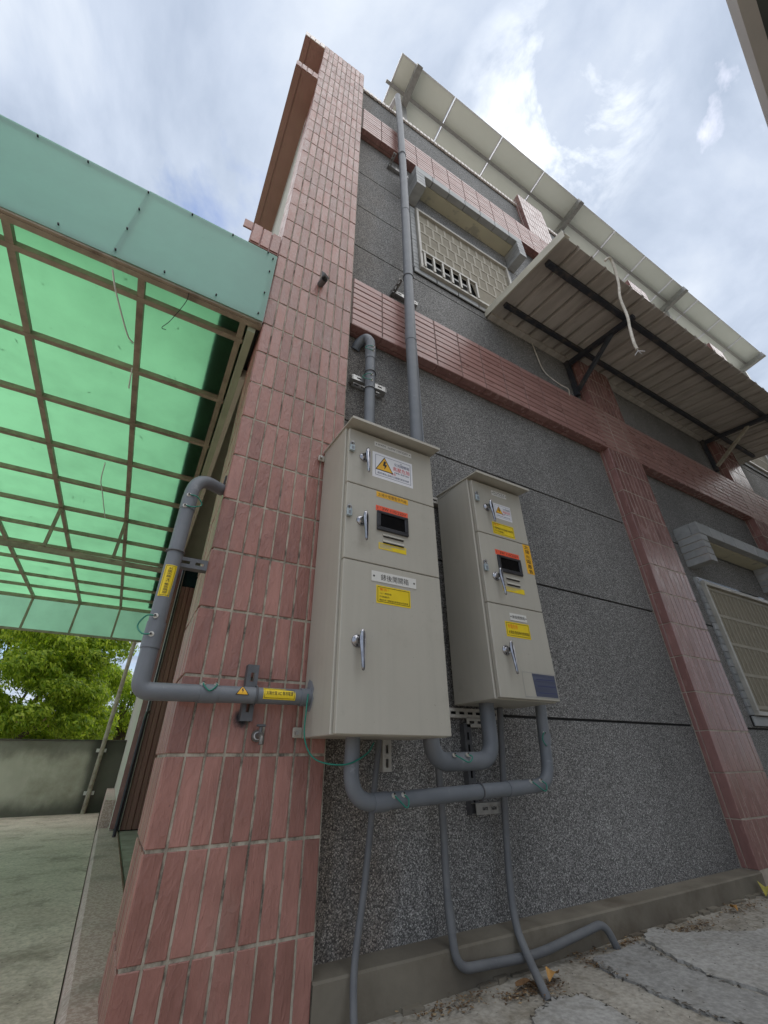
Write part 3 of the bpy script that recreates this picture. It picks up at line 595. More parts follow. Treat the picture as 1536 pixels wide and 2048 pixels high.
for q in range(150):
    x = random.uniform(-2.5, -.1); y = random.uniform(1.75, 7.8); a = random.uniform(0, 3.14); l = random.choice((.012, .02, .03, .05, .09)); wd = .006 if l > .04 else .008
    d1 = Vector((math.cos(a), math.sin(a), 0)) * l / 2; d2 = Vector((-math.sin(a), math.cos(a), 0.05)) * wd / 2; p = Vector((x, y, ZS + .0045)); b.add([p - d1, p + d2, p + d1 + d2 * .5, p - d2], [(0, 1, 2, 3)])
obj('roof_debris', b, m_leafd, CN, kind='stuff', fix=False)
# hanging truss chord with uprights
obj('tie_beam', MB().bar((-2.82, 4.655, 1.72), (0.12, 4.655, 1.70), 0.032, 0.045), m_frameC, CN)
for x in XR[1:]: obj('hanger', MB().box(x - 0.014, x + 0.014, 4.641, 4.669, 1.745, ZS - 0.04), m_frameC, CN)
obj('flashing_or_shade_strip', MB().box(-0.085, 0.149, 1.70, 7.9, ZS + 0.010, ZS + 0.03), m_dframe, CN)  # opaque strip added to darken the sheet along the wall
obj('wall_rail', MB().box(0.075, 0.118, 1.70, 7.95, ZS - 0.09, ZS - 0.004), m_green2, CN)
obj('wall_rail', MB().box(0.119, 0.149, 2.06, 7.95, ZS - 0.11, ZS - 0.02), m_palew, CN)
for i, pts in enumerate(([(-.60, 1.70, 2.13), (-.575, 1.80, 2.10), (-.52, 2.06, 2.11), (-.492, 2.13, 2.13)], [(-.49, 2.34, 2.13), (-.5, 2.5, 2.12), (-.505, 2.55, 2.14)], [(-.65, 3.56, 2.14), (-.675, 3.8, 2.11), (-.67, 4.0, 2.11), (-.66, 4.62, 2.14)])):
    t = obj('wire', MB().tube(spline(pts), 0.0042, 6), m_white); tag(t, ['white wire dangling from the first bay of the green canopy', 'short white wire end tied at the second canopy purlin', 'long white wire drooping under the middle canopy bays'][i], 'wire', 'white wires under the canopy')
t = obj('wire', MB().tube(spline([(-.25, 1.655, 2.15), (-.255, 1.70, 2.12), (-.31, 1.83, 2.09), (-.345, 1.89, 2.08), (-.325, 1.9, 2.085)]), 0.002, 6), m_blackw); tag(t, 'thin dark wire hook hanging from the canopy front rail', 'wire')
# post
PO = thing('canopy_post', (-0.172, 8.93, -0.684), 'slim rusty steel post standing against the mossy boundary wall', 'post')
obj('shaft', MB().tube([(-0.172, 8.93, -0.684), (-0.145, 8.93, 2.0)], 0.032, 14), m_post, PO)
for z in (-0.45, 0.12): obj('wall_clip', MB().box(-0.24, -0.10, 8.955, 8.985, z, z + 0.05), m_steelp, PO)

# ------------------------------------------------------------------ boundary wall, trees, far buildings
BW = thing('boundary_wall', (-6, 9.1, -0.7), 'low mossy rendered wall at the back of the yard', 'wall')
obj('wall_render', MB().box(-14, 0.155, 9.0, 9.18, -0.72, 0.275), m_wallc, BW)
obj('wall_cap', MB().box(-14, 0.155, 8.985, 9.195, 0.276, 0.297), m_stain, BW)
def tree(base_, crowns, nleaf, label, sz):
    T = thing('tree', base_, label, 'tree', 'trees behind the boundary wall')
    tb = MB(); bx = Vector(base_); top = Vector((base_[0], base_[1], crowns[0][0][2] - 0.2)); tb.tube(spline([bx, bx.lerp(top, .5) + Vector((.1, .05, 0)), top]), 0.16, 9, r2=0.08)
    for c, r_ in crowns[:14]: tb.tube(spline([bx.lerp(top, 0.7), bx.lerp(Vector(c), 0.75), Vector(c)]), 0.06, 6, r2=0.012)
    obj('trunk', tb, m_bark, T)
    lb = MB(); tot = sum(r_ ** 2 for _, r_ in crowns)
    for c, r_ in crowns:
        for k in range(int(nleaf * r_ ** 2 / tot)):
            u = Vector((random.gauss(0, 1), random.gauss(0, 1), random.gauss(0, 1))).normalized()
            if u.z < -0.25 and random.random() < 0.6: u.z = -u.z
            p = Vector(c) + Vector((u.x, u.y, u.z * 0.72)) * r_ * (random.uniform(0.62, 1.0) + 0.16 * math.sin(5.3 * u.x + 9 * c[0]) * math.sin(6.1 * u.z + 7 * c[2]) * math.sin(4.7 * u.y + 3 * c[1]) * 2.2)
            d = (u + Vector((random.uniform(-.9, .9), random.uniform(-.9, .9), random.uniform(-.6, .5)))).normalized()
            a = d.cross(Vector((random.random(), random.random(), 0.3))).normalized(); q = d.cross(a)
            l = sz * random.uniform(0.7, 1.5); wd = l * 0.36
            lb.add([p - a * l * .5, p + q * wd * .5, p + a * l * .5 - Vector((0, 0, l * .12)), p - q * wd * .5], [(0, 1, 2, 3)])
    obj('crown', lb, m_leaf, T, fix=False)
cr = []
for k in range(44):
    x = random.uniform(-3.7, -0.55); y = random.uniform(12.1, 14.6); zt = 3.4 - 0.10 * (x + 2.8) ** 2 - (0.30 * (x + 1.9) ** 2 if x > -1.9 else 0)
    z = random.uniform(0.35, max(0.7, zt)); cr.append(((x, y + .5, z), random.uniform(0.34, 0.62)))
for x, y, z, r_ in ((-2.0, 11.9, 1.75, .62), (-1.35, 12.0, 1.3, .5), (-2.7, 11.8, 1.0, .6), (-1.0, 12.3, 2.0, .42), (-2.2, 12.0, 2.5, .55), (-0.75, 12.3, 1.25, .4), (-1.7, 11.8, .75, .45), (-1.5, 12.1, 2.2, .45), (-0.9, 12.2, .65, .4), (-2.2, 11.7, .5, .4)): cr.append(((x, y, z), r_))
tree((-2.6, 13.4, -0.74), cr, 105000, 'bushy light green tree filling the gap under the canopy skirt', 0.09)
cr = [((random.uniform(-0.75, 0.9), random.uniform(15.5, 17), random.uniform(0.7, 2.3)), random.uniform(0.3, 0.55)) for _ in range(30)]
tree((-0.1, 16.3, -0.74), cr, 16000, 'smaller tree further behind, its crown beside the canopy post', 0.09)
FH = thing('far_building', (-0.6, 20, -0.74), 'low brick and plaster building glimpsed under the tree crowns', 'building')
obj('wall', MB().box(-5.0, -1.05, 19, 21, -0.74, 0.98), m_brick, FH); obj('annex', MB().box(-1.0, 2.0, 18, 20, -0.74, 0.98), m_farw, FH)
obj('roof', MB().prism([(-5.3, 0.985), (-0.95, 0.985), (-3.1, 1.5)], 18.8, 21.2), m_brick, FH)
NB = thing('neighbour_building', (8, -3.0, -0.7), 'grey neighbouring building whose eave cuts the upper right corner', 'building')
obj('wall', MB().box(2.6, 16, -6, -3.6, -0.72, 4.98), m_neigh, NB)
d_ = Vector((0.907, 0.158, 0)).normalized(); p_ = Vector((0.158, -0.907, 0)).normalized(); a_ = Vector((2.62, -0.706, 5.0))
def ev(u, v, z): q = a_ + d_ * u + p_ * v; return (q.x, q.y, z)
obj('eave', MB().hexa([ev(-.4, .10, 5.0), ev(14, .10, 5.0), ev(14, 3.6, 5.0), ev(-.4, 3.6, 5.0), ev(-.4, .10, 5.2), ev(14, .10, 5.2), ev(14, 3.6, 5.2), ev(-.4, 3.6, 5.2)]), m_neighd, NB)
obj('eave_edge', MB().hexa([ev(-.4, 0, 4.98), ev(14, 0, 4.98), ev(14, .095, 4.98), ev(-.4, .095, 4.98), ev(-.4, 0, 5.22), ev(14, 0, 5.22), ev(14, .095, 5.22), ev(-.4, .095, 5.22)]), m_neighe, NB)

# ------------------------------------------------------------------ awning
AW = thing('awning', (4.7, 1.3, 3.75), 'rusty corrugated steel awning on navy brackets above the ground floor', 'awning')
ax0, ax1, ay0, az0, az1 = 2.215, 7.2, 0.83, 3.70, 3.835
def az(y): return az0 + (az1 - az0) * (y - ay0) / (YW - ay0)
prof = []; x = ax0
while x < ax1:
    prof += [(x, 0), (x + 0.140, 0), (x + 0.148, 0.034), (x + 0.172, 0.034)]; x += 0.18
prof.append((x, 0))
b = MB(); vs = []
for x, h in prof: vs += [(x, ay0, az(ay0) + h), (x, YW - 0.002, az(YW) + h), (x, YW - 0.002, az(YW) + h + 0.0025), (x, ay0, az(ay0) + h + 0.0025)]
fs = []
for i in range(len(prof) - 1):
    for k in range(4): fs.append((4 * i + k, 4 * i + (k + 1) % 4, 4 * i + 4 + (k + 1) % 4, 4 * i + 4 + k))
b.add(vs, fs); obj('roof_sheet', b, m_awn, AW)
b = MB()
b.hexa([(2.175, ay0 - .01, az0 - .035), (2.18, ay0 - .01, az0 - .035), (2.18, YW - .003, az1 - .035), (2.175, YW - .003, az1 - .035), (2.175, ay0 - .01, az0 + .06), (2.18, ay0 - .01, az0 + .06), (2.18, YW - .003, az1 + .06), (2.175, YW - .003, az1 + .06)])
b.hexa([(2.1805, ay0 - .01, az0 + .045), (2.27, ay0 - .01, az0 + .045), (2.27, YW - .003, az1 + .045), (2.1805, YW - .003, az1 + .045), (2.1805, ay0 - .01, az0 + .052), (2.27, ay0 - .01, az0 + .052), (2.27, YW - .003, az1 + .052), (2.1805, YW - .003, az1 + .052)])
obj('flashing_or_shade_strip', b, m_flash, AW)
obj('wall_flashing', MB().box(2.2, 7.2, YW - 0.06, YW - 0.003, az1 - 0.045, az1 - 0.006), m_awn, AW)
for y, t in ((1.05, 0.05), (1.55, 0.045)): obj('beam', MB().box(2.24, 7.1, y - t / 2, y + t / 2, az(y) - 0.004 - t, az(y) - 0.004, c=0.004), m_beam, AW)
for x in (3.33, 6.08):
    br = obj('bracket', MB().bar((x, 1.70, az(1.7) - 0.085), (x, 0.98, az(.98) - 0.08), 0.045, 0.045), m_beam, AW)
    obj('wall_leg', MB().box(x - 0.022, x + 0.022, 1.708, 1.752, 3.27, az1 - 0.05), m_beam, br)
    obj('strut', MB().bar((x, 1.705, 3.33), (x, 1.22, az(1.22) - 0.10), 0.035, 0.035), m_post if x > 5 else m_beam, br)
t = obj('cable', MB().tube(spline([(2.69, .80, 3.735), (2.715, .77, 3.755), (2.75, .775, 3.70), (2.745, .80, 3.45), (2.69, .82, 3.22), (2.655, .82, 2.95), (2.625, .83, 2.80), (2.575, .83, 2.60), (2.575, .83, 2.53)]), 0.011, 8), m_whitew); tag(t, 'thick white cable end hanging off the awning edge', 'cable')
b = MB()
for q in ((2.60, .80, 2.49), (2.55, .85, 2.47), (2.62, .83, 2.505)): b.tube([(2.575, .83, 2.535), (2.58, .83, 2.515), q], 0.0022, 5)
o = obj('bare_end', b, m_alum, t)
t = obj('cable', MB().tube(spline([(2.81, 1.745, 3.84), (2.82, 1.735, 3.60), (2.87, 1.735, 3.38), (2.97, 1.68, 3.20), (3.03, 1.645, 3.13), (3.01, 1.64, 3.03)]), 0.005, 7), m_whitew); tag(t, 'thin grey cable running down the wall under the awning', 'cable')

# ------------------------------------------------------------------ solar array
SA = thing('solar_array', (6.7, 2.2, 7.5), 'row of solar panels on steel girders above the parapet', 'solar array')
tl = math.atan(0.15)
def sp(x, d, h=0): return (x, 1.46 + d * math.cos(tl) + h * math.sin(tl), 9.07 - d * math.sin(tl) + h * math.cos(tl))
def sbox(b, x0, x1, d0, d1, h0, h1, mi=0): return b.hexa([sp(x0, d0, h0), sp(x1, d0, h0), sp(x1, d1, h0), sp(x0, d1, h0), sp(x0, d0, h1), sp(x1, d0, h1), sp(x1, d1, h1), sp(x0, d1, h1)], mi)
for i in range(11):
    x0 = 1.19 + i * 1.0; pn = obj('solar_panel', sbox(MB(), x0 + .0262, x0 + .9738, .016, 1.984, .006, .030), m_panel, SA)
    f = MB()
    for q in ((x0 + .008, x0 + .992, 0, .016), (x0 + .008, x0 + .992, 1.984, 2.0), (x0 + .008, x0 + .026, .016, 1.984), (x0 + .974, x0 + .992, .016, 1.984)): sbox(f, q[0], q[1], q[2], q[3], -.004, .036)
    obj('panel_frame', f, m_alum, pn)
for d in (0.37, 1.6): obj('rail', sbox(MB(), 1.12, 12.25, d - .022, d + .022, -.055, -.006), m_greyp if 0 else m_steel, SA)
for x in (1.48, 5.09, 8.55, 12.12):
    g = obj('girder', sbox(MB(), x - .045, x - .038, -.02, 2.0, -.19, -.056).add(*[[], []]), m_steel, SA)
    f = MB(); sbox(f, x - .0378, x + .045, -.02, 2.0, -.066, -.056); sbox(f, x - .0378, x + .045, -.02, 2.0, -.19, -.182); obj('flange', f, m_steel, g)
    obj('post', MB().box(x - .05, x + .05, 1.90, 2.0, 7.55, 8.78), m_steel, SA)
    obj('base_plate', MB().box(x - .1, x + .1, 1.83, 2.02, 7.5485, 7.57), m_steel, SA)
t = obj('cable', MB().tube(spline([(4.83, 1.9, 8.0), (4.75, 1.85, 8.15), (4.85, 1.82, 8.3), (5.02, 1.86, 8.25)]), 0.016, 8), m_blackw); tag(t, 'black cable loop beside the solar girder over the second pilaster', 'cable')

# ------------------------------------------------------------------ cabinets
def handle(parent, hx, hz, yf):
    b = MB()
    prof = [(0.0225, 0), (0.0225, -0.003), (0.019, -0.006), (0.015, -0.006), (0.012, -0.009), (0.0095, -0.012), (0.0095, -0.026), (0, -0.026)]
    sg = 20; vs = [(hx + r_ * math.cos(2 * math.pi * k / sg), yf + y, hz + r_ * math.sin(2 * math.pi * k / sg)) for r_, y in prof[:-1] for k in range(sg)]
    b.add(vs, [(i * sg + k, i * sg + (k + 1) % sg, (i + 1) * sg + (k + 1) % sg, (i + 1) * sg + k) for i in range(len(prof) - 2) for k in range(sg)], 0, True)
    hd = obj('handle', b, m_chrome, parent)
    lv = MB(); sg = 12; rings = []
    for t_, wd, th, yy in ((0.036, .001, .001, -.031), (0.034, .005, .004, -.031), (0.024, .0095, .006, -.031), (0.008, .0122, .007, -.031), (-0.012, .0118, .007, -.032), (-0.04, .0092, .0065, -.035), (-0.07, .0075, .006, -.038), (-0.095, .0065, .0055, -.040), (-0.104, .0045, .004, -.0405), (-0.106, .001, .001, -.0405)):
        rings.append([(hx + 0.006 + wd * math.cos(2 * math.pi * k / sg), yf + yy + th * math.sin(2 * math.pi * k / sg), hz + t_) for k in range(sg)])
    lv.add([p for r_ in rings for p in r_], [(i * sg + k, i * sg + (k + 1) % sg, (i + 1) * sg + (k + 1) % sg, (i + 1) * sg + k) for i in range(len(rings) - 1) for k in range(sg)], 0, True)
    lv.v = [tuple(p) for p in lv.v]; return hd, lv
def add_handle(door, hx, hz, yf):
    hd, lv = handle(door, hx, hz, yf); obj('lever', lv, m_chrome, door)
def padlock(x, z, yf, label):
    b = MB(); t = thing('padlock', (x, yf - 0.012, z - 0.045), label, 'padlock', 'padlocks on the cabinet doors')
    obj('body', MB().box(x - .0115, x + .0115, yf - .016, yf - .004, z - .052, z - .018, c=.002), m_lock, t)
    obj('shackle', MB().tube(fillet([(x - .0075, yf - .010, z - .020), (x - .0075, yf - .010, z - .001), (x + .0075, yf - .010, z - .001), (x + .0075, yf - .010, z - .020)], .007), .0022, 8), m_chrome, t)
    obj('hasp', MB().tube([(x, yf - .0005, z), (x, yf - .014, z)], .006, 10), m_steel, t)
    f = MB()
    for k in range(2): f.add([(x - .006, yf - .0163, z - .045 + .0 * k), (x + .006, yf - .0163, z - .045), (x + .006, yf - .0163, z - .028), (x - .006, yf - .0163, z - .028)], [(0, 1, 2, 3)]) if k == 0 else None
    obj('stamp', f, m_seal, t)
def sticker(door, name, x0, x1, z0, z1, yf, m0, mats, fn, th=0.0007, c=0):
    b = MB(); b.box(x0, x1, yf - th, yf - 0.0001, z0, z1)
    nb = len(b.v); fn(b, yf - th - 0.0004); return obj(name, b, [m0] + mats, door, fix=False)
def shear(door, pts): pass
def tri(b, x, z, s, y, mi_f, mi_l):
    b.add([(x - s * 1.1, y, z - s * .95), (x + s * 1.1, y, z - s * .95), (x, y, z + s * .95)], [(0, 1, 2)], mi_l)
    k = .86; b.add([(x - s * 1.1 * k, y - .0002, z - s * .95 * k - s * .03), (x + s * 1.1 * k, y - .0002, z - s * .95 * k - s * .03), (x, y - .0002, z + s * .95 * k - s * .05)], [(0, 1, 2)], mi_f)
    bolt = [(-.05, .5), (.22, .42), (.08, .08), (.32, .04), (-.02, -.62), (.02, -.2), (-.2, -.14)]
    y -= .0004; pts = [(x + p[0] * s, y, z + (p[1] - .08) * s) for p in bolt]
    b.add(pts, [(0, 6, 2, 1), (6, 5, 3, 2), (5, 4, 3)], mi_l)
def warn(door, x0, x1, z0, z1, yf):
    w_ = x1 - x0; h_ = z1 - z0
    def fn(b, y):
        rframe(b, x0 + .07 * w_, x1 - .05 * w_, z0 + .1 * h_, z1 - .09 * h_, .008 * w_, y, 1)
        tri(b, x0 + .29 * w_, z0 + .60 * h_, .20 * w_, y, 2, 3)
        X = lambda t: x0 + t * w_; Z = lambda t: z0 + t * h_
        text(b, 'AC', X(.68), X(.74), Z(.815), Z(.855), y, 3); text(b, '交流開關箱', X(.53), X(.92), Z(.665), Z(.79), y, 1)
        text(b, '高壓危險', X(.50), X(.93), Z(.46), Z(.635), y, 4); text(b, '非專業人員請勿開啟', X(.53), X(.91), Z(.37), Z(.43), y, 1)
        text(b, '警告', X(.45), X(.57), Z(.285), Z(.365), y, 4); text(b, '嚴禁非專業人員操作以免觸電危險請勿開啟', X(.12), X(.90), Z(.165), Z(.245), y, 1)
    sticker(door, 'warning_sticker', x0, x1, z0, z1, yf, m_white, [m_inkn, m_oran, m_ink, m_inkr], fn)
def plate(door, x0, x1, z0, z1, yf, lines, fx=(.1, .9)):
    w_ = x1 - x0; h_ = z1 - z0
    def fn(b, y):
        for s_, a, c in lines: text(b, s_, x0 + fx[0] * w_, x0 + fx[1] * w_, z0 + a * h_, z0 + c * h_, y, 1)
        for t in (.05, .95):
            cx = x0 + t * w_; cz = (z0 + z1) / 2; r_ = .085 * h_ + .0006; b.add([(cx + r_ * math.cos(k * math.pi / 6), y, cz + r_ * math.sin(k * math.pi / 6)) for k in range(12)], [tuple(range(12))], 1)
    sticker(door, 'name_plate', x0, x1, z0, z1, yf, m_plate, [m_ink], fn, th=.002)
def ysticker(door, x0, x1, z0, z1, yf, head, hm, lines):
    w_ = x1 - x0; h_ = z1 - z0
    def fn(b, y):
        rframe(b, x0 + .035 * w_, x1 - .035 * w_, z0 + .09 * h_, z1 - .07 * h_, .012 * w_, y, 1)
        s_, a, c, e = head; text(b, s_, x0 + .09 * w_, x0 + a * w_, z0 + c * h_, z0 + e * h_, y, 2)
        for s_, a, c, e in lines: text(b, s_, x0 + .09 * w_, x0 + a * w_, z0 + c * h_, z0 + e * h_, y, 1)
    sticker(door, 'warning_sticker', x0, x1, z0, z1, yf, m_yel, [m_ink, hm], fn)
def strip(door, x0, x1, z0, z1, yf, m0, body, vertical=False, mt=m_ink):
    w_ = x1 - x0; h_ = z1 - z0
    def fn(b, y):
        if vertical:
            n = len(body)
            for i, ch in enumerate(body): text(b, ch, x0 + .2 * w_ + random.uniform(-.06, .06) * w_, x1 - .2 * w_, z1 - (i + .9) * h_ / n, z1 - (i + .1) * h_ / n, y, 1)
        else: text(b, body, x0 + .05 * w_, x1 - .05 * w_, z0 + .16 * h_, z1 - .16 * h_, y, 1)
    sticker(door, 'label_strip', x0, x1, z0, z1, yf, m0, [mt], fn)
def cabinet(label, x0, x1, yf, yb, doors, ztop, zbot):
    T = thing('electrical_cabinet', ((x0 + x1) / 2, yb, zbot), label, 'cabinet', 'beige electrical cabinets on the wall')
    b = MB(); b.box(x0, x1, yf + 0.026, yb, zbot, ztop + .015, c=.003); obj('body', b, m_beige, T)
    ds = []
    for a, c in doors: ds.append(obj('door', MB().box(x0 + .008, x1 - .002, yf, yf + .0225, a, c, c=.0025), m_beige, T))
    r_ = MB(); ov = .062
    P = [(x0 - .006, yf - ov, ztop - .002), (x1 + .014, yf - ov, ztop - .002), (x1 + .014, yb + .004, ztop + .042), (x0 - .006, yb + .004, ztop + .042)]
    r_.hexa(P + [(p[0], p[1], p[2] + .008) for p in P])
    r_.hexa([(x0 - .006, yf - ov - .003, ztop - .006), (x1 + .014, yf - ov - .003, ztop - .006), (x1 + .014, yf - ov - .0002, ztop - .006), (x0 - .006, yf - ov - .0002, ztop - .006), (x0 - .006, yf - ov - .003, ztop + .0075), (x1 + .014, yf - ov - .003, ztop + .0075), (x1 + .014, yf - ov - .0002, ztop + .0075), (x0 - .006, yf - ov - .0002, ztop + .0075)])
    b = MB(); b.hexa([(x0 + .001, yf + .03, ztop + .0155), (x1 - .001, yf + .03, ztop + .0155), (x1 - .001, yb - .001, ztop + .0155), (x0 + .001, yb - .001, ztop + .0155), (x0 + .001, yf + .03, ztop + .016), (x1 - .001, yf + .03, ztop + .016), (x1 - .001, yb - .001, ztop + .0405), (x0 + .001, yb - .001, ztop + .0405)])
    obj('roof', r_, m_beige, T); obj('roof_riser', b, m_beige, T)
    return T, ds
def meter(door, x0, x1, z0, z1, yf):
    b = MB(); t = .017
    for q in ((x0, x1, z0, z0 + t), (x0, x1, z1 - t * .7, z1), (x0, x0 + t, z0 + t, z1 - t * .7), (x1 - t, x1, z0 + t, z1 - t * .7)): b.box(q[0], q[1], yf - .010, yf - .0002, q[2], q[3], c=.002)
    m_ = obj('meter_window', b, m_black, door, fix=True); obj('meter_glass', MB().box(x0 + t, x1 - t, yf - .0035, yf - .0003, z0 + t, z1 - t * .7), m_glass, door)
def louvre(door, x0, x1, z, yf):
    obj('louvre', MB().hexa([(x0, yf - .006, z - .004), (x1, yf - .006, z - .004), (x1, yf - .0002, z - .006), (x0, yf - .0002, z - .006), (x0, yf - .003, z + .004), (x1, yf - .003, z + .004), (x1, yf - .0002, z + .007), (x0, yf - .0002, z + .007)]), m_beige, door)
    obj('louvre_slot', MB().box(x0 + .003, x1 - .003, yf - .0052, yf - .0004, z - .0095, z - .0062), m_ink, door)
# large cabinet
YB = 1.36
B, D = cabinet('larger beige electrical cabinet fixed across the corner pillar edge', 0.583, 1.048, YB, 1.652, [(1.032, 1.333), (.6735, 1.0285), (.068, .670)], 1.343, .066)
for x, z in ((.668, 1.187),): add_handle(D[0], x, z, YB)
add_handle(D[1], .663, .853, YB); add_handle(D[2], .659, .362, YB)
plate(D[0], .722, .928, 1.277, 1.305, YB, [('KWH  1ø3W 110/220V', .28, .74)])
warn(D[0], .712, .930, 1.099, 1.243, YB)
strip(D[1], .734, .898, .997, 1.0245, YB, m_oran, '太陽光電躉售併內線', mt=m_leafd)
strip(D[1], .731, .894, .925, .952, YB, m_red, '1ϕ3W 110/220V')
meter(D[1], .735, .891, .830, .9235, YB)
louvre(D[1], .764, .868, .813, YB); louvre(D[1], .764, .868, .784, YB)
sticker(D[1], 'faded_sticker', .745, .879, .745, .774, YB, m_yelf, [m_yel], lambda b, y: (rframe(b, .745, .879, .745, .774, .0035, y, 1), b.add([(.815, y, .748), (.8755, y, .748), (.8755, y, .764), (.80, y, .762)], [(0, 1, 2, 3)], 1)))
plate(D[2], .713, .921, .5995, .6425, YB, [('錶後開關箱', .2, .8)], (.2, .82))
ysticker(D[2], .735, .891, .514, .586, YB, ('警告！', .36, .72, .88), m_inko, [('小心！觸電危險！', .44, .52, .63), ('切勿碰觸端子！', .38, .33, .44), ('開盒及裝下鎖線端及斷線端均可能帶電', .92, .15, .255)])
padlock(.604, 1.246, YB, 'padlock on the top door of the larger cabinet'); padlock(.603, .908, YB, 'padlock on the middle door of the larger cabinet')
for z in (1.335, .083):
    e = obj('mounting_ear', MB().box(.548, .5825, 1.640, 1.650, z - .016, z + .018, c=.003), m_beige, B); obj('bolt', MB().tube([(.560, 1.627, z), (.560, 1.6395, z)], .007, 8), m_steel, e)
sm = MB(); n = 16; pts = []
for k in range(n): a = 2 * math.pi * k / n; pts.append((1.592 + .036 * math.cos(a) * random.uniform(.8, 1.25), .205 + .05 * math.sin(a) * random.uniform(.8, 1.3)))
sm.add([(.5822, y, z) for y, z in pts] + [(.5795, 1.592, .205)], [(k, (k + 1) % n, n) for k in range(n)], 0, True); obj('sealant', sm, m_seal, B)
# small cabinet
YC = 1.398
S_, D2 = cabinet('smaller beige electrical cabinet mounted on struts over the grey wall', 1.336, 1.704, YC, 1.70, [(1.000, 1.318), (.6285, .9965), (.218, .625)], 1.328, .214)
add_handle(D2[0], 1.428, 1.163, YC); add_handle(D2[1], 1.421, .766, YC); add_handle(D2[2], 1.414, .414, YC)
plate(D2[0], 1.481, 1.589, 1.259, 1.291, YC, [('KWH', .58, .82), ('1ø3W 110/220V', .2, .48)], (.14, .86))
warn(D2[0], 1.481, 1.606, 1.115, 1.210, YC)
ysticker(D2[0], 1.450, 1.604, 1.012, 1.084, YC, ('警告！', .34, .72, .9), m_inko, [('開盒時線路及接地端線路均可能帶電', .93, .44, .62), ('不可碰觸！', .5, .2, .37)])
strip(D2[1], 1.441, 1.606, .8905, .919, YC, m_red, '1ϕ3W 110/220V'); meter(D2[1], 1.446, 1.605, .798, .888, YC)
louvre(D2[1], 1.486, 1.577, .774, YC); louvre(D2[1], 1.486, 1.575, .744, YC)
strip(D2[1], 1.650, 1.7015, .826, .995, YC, m_oran, '太陽光電躉售', True)
sticker(D2[1], 'faded_sticker', 1.452, 1.600, .700, .727, YC, m_yelf, [m_yel], lambda b, y: b.add([(1.453, y, .7005), (1.594, y, .7005), (1.599, y, .722), (1.585, y, .727), (1.53, y, .708), (1.453, y, .706)], [(0, 1, 2, 3, 4, 5)], 1))
plate(D2[2], 1.470, 1.578, .5575, .592, YC, [('錶後開關箱', .28, .74)], (.12, .88))
ysticker(D2[2], 1.433, 1.586, .4785, .549, YC, ('有電危險', .50, .55, .84), m_inko, [('太陽能發電專用開關箱', .93, .2, .42)])
def navyl(b, y):
    b.add([(1.555, y, .232), (1.6925, y, .231), (1.6925, y, .326), (1.548, y, .327)], [(0, 1, 2, 3)], 1)
    for k in range(3): b.add([(1.57, y - .0003, .246 + .028 * k), (1.688, y - .0003, .247 + .028 * k), (1.688, y - .0003, .250 + .028 * k), (1.57, y - .0003, .249 + .028 * k)], [(0, 1, 2, 3)], 2)
    rframe(b, 1.489, 1.6955, .228, .330, .0012, y - .0002, 3)
sticker(D2[2], 'maker_label', 1.488, 1.696, .227, .331, YC, m_beige, [m_navy, m_inkn, m_seal], navyl)
padlock(1.361, 1.233, YC, 'padlock on the top door of the smaller cabinet'); padlock(1.355, .831, YC, 'padlock on the middle door of the smaller cabinet')

# ------------------------------------------------------------------ slotted struts
def slotted(b, a, d, nrm, length, wd, th=.003, pitch=.05, slot=.03, sw=.012):
    """Flat strip with real slots: from a along d, face normal nrm."""
    a = Vector(a); d = Vector(d).normalized(); n_ = Vector(nrm).normalized(); u = d.cross(n_)
    def q(s0, s1, u0, u1):
        P = [a + d * s + u * t for s, t in ((s0, u0), (s1, u0), (s1, u1), (s0, u1))]; b.hexa(P + [p + n_ * th for p in P])
    q(0, length, -wd / 2, -sw / 2); q(0, length, sw / 2, wd / 2); s = 0.0
    k = int(length / pitch); off = (length - k * pitch) / 2; prev = 0.0
    for i in range(k):
        c = off + (i + .5) * pitch; q(prev, c - slot / 2, -sw / 2 + .00001, sw / 2 - .00001); prev = c + slot / 2
    q(prev, length, -sw / 2 + .00001, sw / 2 - .00001)
def channel(b, a, d, nrm, length, wd=.041, dp=.03, **k):
    a = Vector(a); d = Vector(d).normalized(); n_ = Vector(nrm).normalized(); u = d.cross(n_)
    slotted(b, a + n_ * dp, d, n_, length, wd, **k)
    for s in (-1, 1):
        P0 = a + u * s * (wd / 2); P = [P0, P0 + d * length, P0 + d * length - u * s * .003, P0 - u * s * .003]; b.hexa(P + [p + n_ * (dp - .0001) for p in P])
def ring(b, c, axis, r_, th=.003, seg=20):
    c = Vector(c); t = Vector(axis).normalized(); a = t.orthogonal().normalized(); q = t.cross(a)
    pts = [c + (a * math.cos(2 * math.pi * k / seg) + q * math.sin(2 * math.pi * k / seg)) * r_ for k in range(seg + 1)]; b.tube(pts, th, 6, caps=False)
def bracket(name, parts, m, label, cat='bracket'):
    b = MB(); channel(b, *parts); t = obj(name, b, m); tag(t, label, cat, 'slotted steel pipe brackets'); return t
t = bracket('pipe_bracket', ((1.30, 1.756, .186), (1, 0, 0), (0, -1, 0), .34), m_steelp, 'long slotted strut carrying the bottom of the smaller cabinet')
t = bracket('pipe_bracket', ((1.42, 1.756, .148), (1, 0, 0), (0, -1, 0), .16), m_steelp, 'short slotted strut just below the long one under the smaller cabinet')
t = bracket('pipe_bracket', ((.985, 1.756, -.045), (0, 0, 1), (0, -1, 0), .16), m_steelp, 'pale slotted strut sticking out below the larger cabinet')
t = bracket('pipe_bracket', ((1.31, 1.756, 1.36), (1, 0, 0), (0, -1, 0), .1), m_steelp, 'slotted strut end at the top left of the smaller cabinet')
